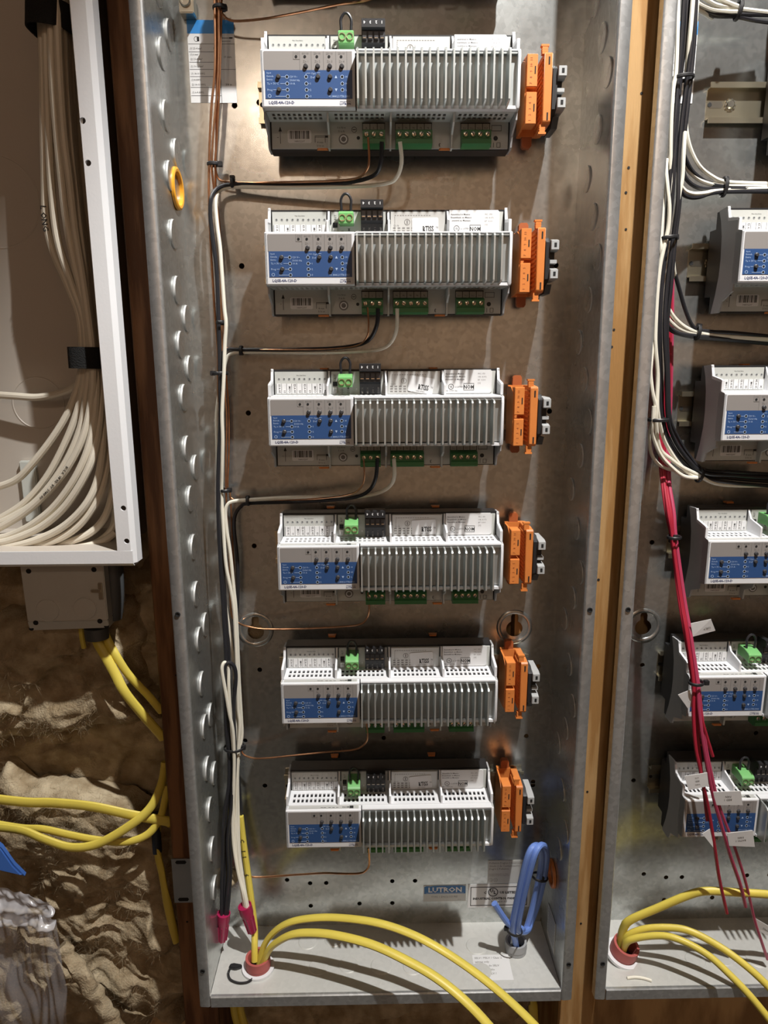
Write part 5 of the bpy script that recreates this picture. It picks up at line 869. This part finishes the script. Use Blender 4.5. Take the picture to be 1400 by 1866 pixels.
# ------------------------------------------------------------------ mineral wool
def wool(name, cx, cz, w, h, y_front, seed, label, amp=16, rot=0, thick=45, nx=110, fib=9000):
    nz = max(20, int(nx*h/w)); vs = []; fs = []
    for j in range(nz+1):
        for i in range(nx+1):
            u, v = i/nx*2-1, j/nz*2-1
            edge = max(0, 1-max(abs(u), abs(v))**5); e2 = max(0, 1-(u*u)**3)*max(0, 1-(v*v)**3)
            p = Vector((u*w/2, 0, v*h/2)); q = p*.016+Vector((seed*7.3, seed*1.7, 0))
            ff = noise.fractal(q, 1.0, 2.0, 3)
            f2 = noise.fractal(Vector((p.x*.07, 0, p.z*.12))+Vector((seed, 0, 3)), 1.1, 2.2, 3); rd = noise.noise(Vector((p.x*.022, seed, p.z*.05)))
            d = y_front + thick*(1-e2**.35) - amp*ff*.9 - f2*amp*.16 + abs(rd)**1.5*amp*1.1
            x = p.x+noise.noise(q*2)*14; z = p.z+noise.noise(q*2+Vector((5,5,5)))*14
            vs.append((cx+x*math.cos(rot)-z*math.sin(rot), min(d, 28), cz+x*math.sin(rot)+z*math.cos(rot)))
    for j in range(nz):
        for i in range(nx): a = j*(nx+1)+i; fs.append((a, a+1, a+nx+2, a+nx+1))
    o = MB().add(vs, fs).build(name, 'wool', None, None, 0, 0, False)
    o.data.shade_smooth(); tag(o, label, 'insulation', 'mineral wool pieces')
    if fib:                                                       # loose fibres standing off the surface
        rr = random.Random(seed*11); fv = []; ff_ = []; N = len(vs)
        for _ in range(fib):
            p = Vector(vs[rr.randrange(N)]); a = rr.uniform(0, 2*PI); L = rr.uniform(4, 13)
            dr = Vector((math.cos(a), -rr.uniform(.0,.28), math.sin(a)*.6+.1)).normalized(); bend = Vector((rr.uniform(-1,1), rr.uniform(-.6,.3), rr.uniform(-1,1)))*.9
            wv = Vector((-math.sin(a), 0, math.cos(a)))*rr.uniform(.05,.15); n0 = len(fv)
            for q in range(4):
                f_ = q/3; c = p+Vector((0,.8,0))+dr*L*f_+bend*L*.5*f_*f_; ww = wv*(1-.6*f_); fv += [c-ww, c+ww]
            ff_ += [(n0+2*q, n0+2*q+1, n0+2*q+3, n0+2*q+2) for q in range(3)]
        f_o = MB().add(fv, ff_).build('loose_fibres', 'wool', o, None, 0, 0, False); f_o['kind'] = 'stuff'
    return o
wool('insulation_batt', -285, -420, 420, 460, 12, 1, 'large shaded mineral wool batt behind the junction box', 14, 0, 18, 100)
wool('insulation_batt', -270, -375, 250, 145, -28, 2.3, 'pale sunlit mineral wool tuft at the left, above the flat cable', 18, .18, 42, 110)
wool('insulation_batt', -232, -560, 210, 105, -30, 3.1, 'mineral wool piece under the sagging yellow cables', 14, -.25, 40, 100)
wool('insulation_batt', -205, -690, 220, 230, -30, 4.7, 'big ragged mineral wool piece at the bottom left', 20, -.35, 48, 140)
wool('insulation_batt', -300, -720, 240, 280, 0, 5.9, 'deep mineral wool behind the clear plastic bag', 14, 0, 20, 90)
wool('insulation_batt', 90, -800, 440, 300, 6, 6.6, 'shaded mineral wool below the middle enclosure', 14, 0, 20, 90)
wool('insulation_batt', -150, -330, 90, 170, 2, 8.1, 'narrow mineral wool strip beside the left stud', 12, .1, 22, 60)
wool('insulation_batt', -28, -328, 90, 90, 8, 9.3, 'scrap of mineral wool seen through the left keyhole', 4, 0, 6, 24, 300)
t = thing('wood_cleat', 'wood cleat seen through the right half of the second keyhole', 'cleat', (276,14,-380)); MB().box(254,298,3,24,-380,-270).build('timber','wood_light',t)
# rolled strand of wool
P = [Vector(p) for p in [(-251.8,-52.0,-676.7),(-239.5,-56.0,-691.1),(-225.7,-58.0,-714.8),(-214.1,-58.0,-740.8),(-203.7,-56.0,-769.3),(-191.6,-54.0,-802.3)]]; m_ = MB(); m_.tube(P, 10, 14, 8, 8)
m_.v = [tuple(Vector(v)+Vector((0,1,0))*noise.noise(Vector(v)*.08)*5+Vector((noise.noise(Vector(v)*.1+Vector((9,0,0)))*4,0,0))) for v in m_.v]
tag(m_.build('insulation_strand', 'wool'), 'rolled pale strand of mineral wool beside the plastic bag', 'insulation')
# ------------------------------------------------------------------ clear plastic bag and blue cover at the lower left corner
def sheet(name, cx0, cx1, zt, zb, y, m, seed, folds, amp, label, cat, slope=0):
    vs = []; fs = []; nx, nz = 70, 70
    for j in range(nz+1):
        for i in range(nx+1):
            u, v = i/nx, j/nz; x = cx0+(cx1-cx0)*u; z = zt+(zb-zt)*v+slope*u*(1-v)
            yy = y - amp*math.sin(u*folds+seed+2*noise.noise(Vector((u*2,v*1.3,seed))))*(.12+.88*v) - 9*min(1,v*2.5)*noise.noise(Vector((u*4,v*5,seed+3))) - abs(noise.noise(Vector((u*9,v*3,seed+8))))*7
            vs.append((x+noise.noise(Vector((v*4,seed,u)))*5, yy, z))
    for j in range(nz):
        for i in range(nx): a = j*(nx+1)+i; fs.append((a,a+1,a+nx+2,a+nx+1))
    o = MB().add(vs, fs).build(name, m, None, None, 0, 0, False); o.data.shade_smooth(); return tag(o, label, cat)
b0, b1 = (-307.1,-95.0,-578.2), (-230.4,-95.0,-612.6)
sheet('plastic_bag', b0[0], b1[0], (-286.4,-95.0,-591.7)[2], -830, -92, 'film', 1.2, 8, 9, 'clear crumpled plastic bag hanging at the lower left corner', 'bag', -14)
sheet('plastic_wrap', b0[0], (-226.7,-105.0,-597.0)[0], (-275.1,-105.0,-538.5)[2], (-282.6,-105.0,-602.4)[2], -106, 'film_milky', 4.2, 4, 3, 'folded top flap of clear plastic wrap under the blue cover', 'plastic wrap', -32)
cv = [(-295.9,-112.0,-477.4), (-266.7,-112.0,-507.0), (-259.5,-108.0,-528.8), (-251.4,-104.0,-546.0), (-270.5,-112.0,-530.4), (-298.7,-116.0,-516.8)]
vs = [Vector(p) for p in cv]+[Vector(p)+Vector((0,6,2)) for p in cv]
tag(MB().add(vs, [(0,1,2,3,4,5),(11,10,9,8,7,6)]+[(i,(i+1)%6,6+(i+1)%6,6+i) for i in range(6)]).build('blue_cover','tarp',bevel=1.5), 'corner of a blue plastic cover at the left edge', 'cover')
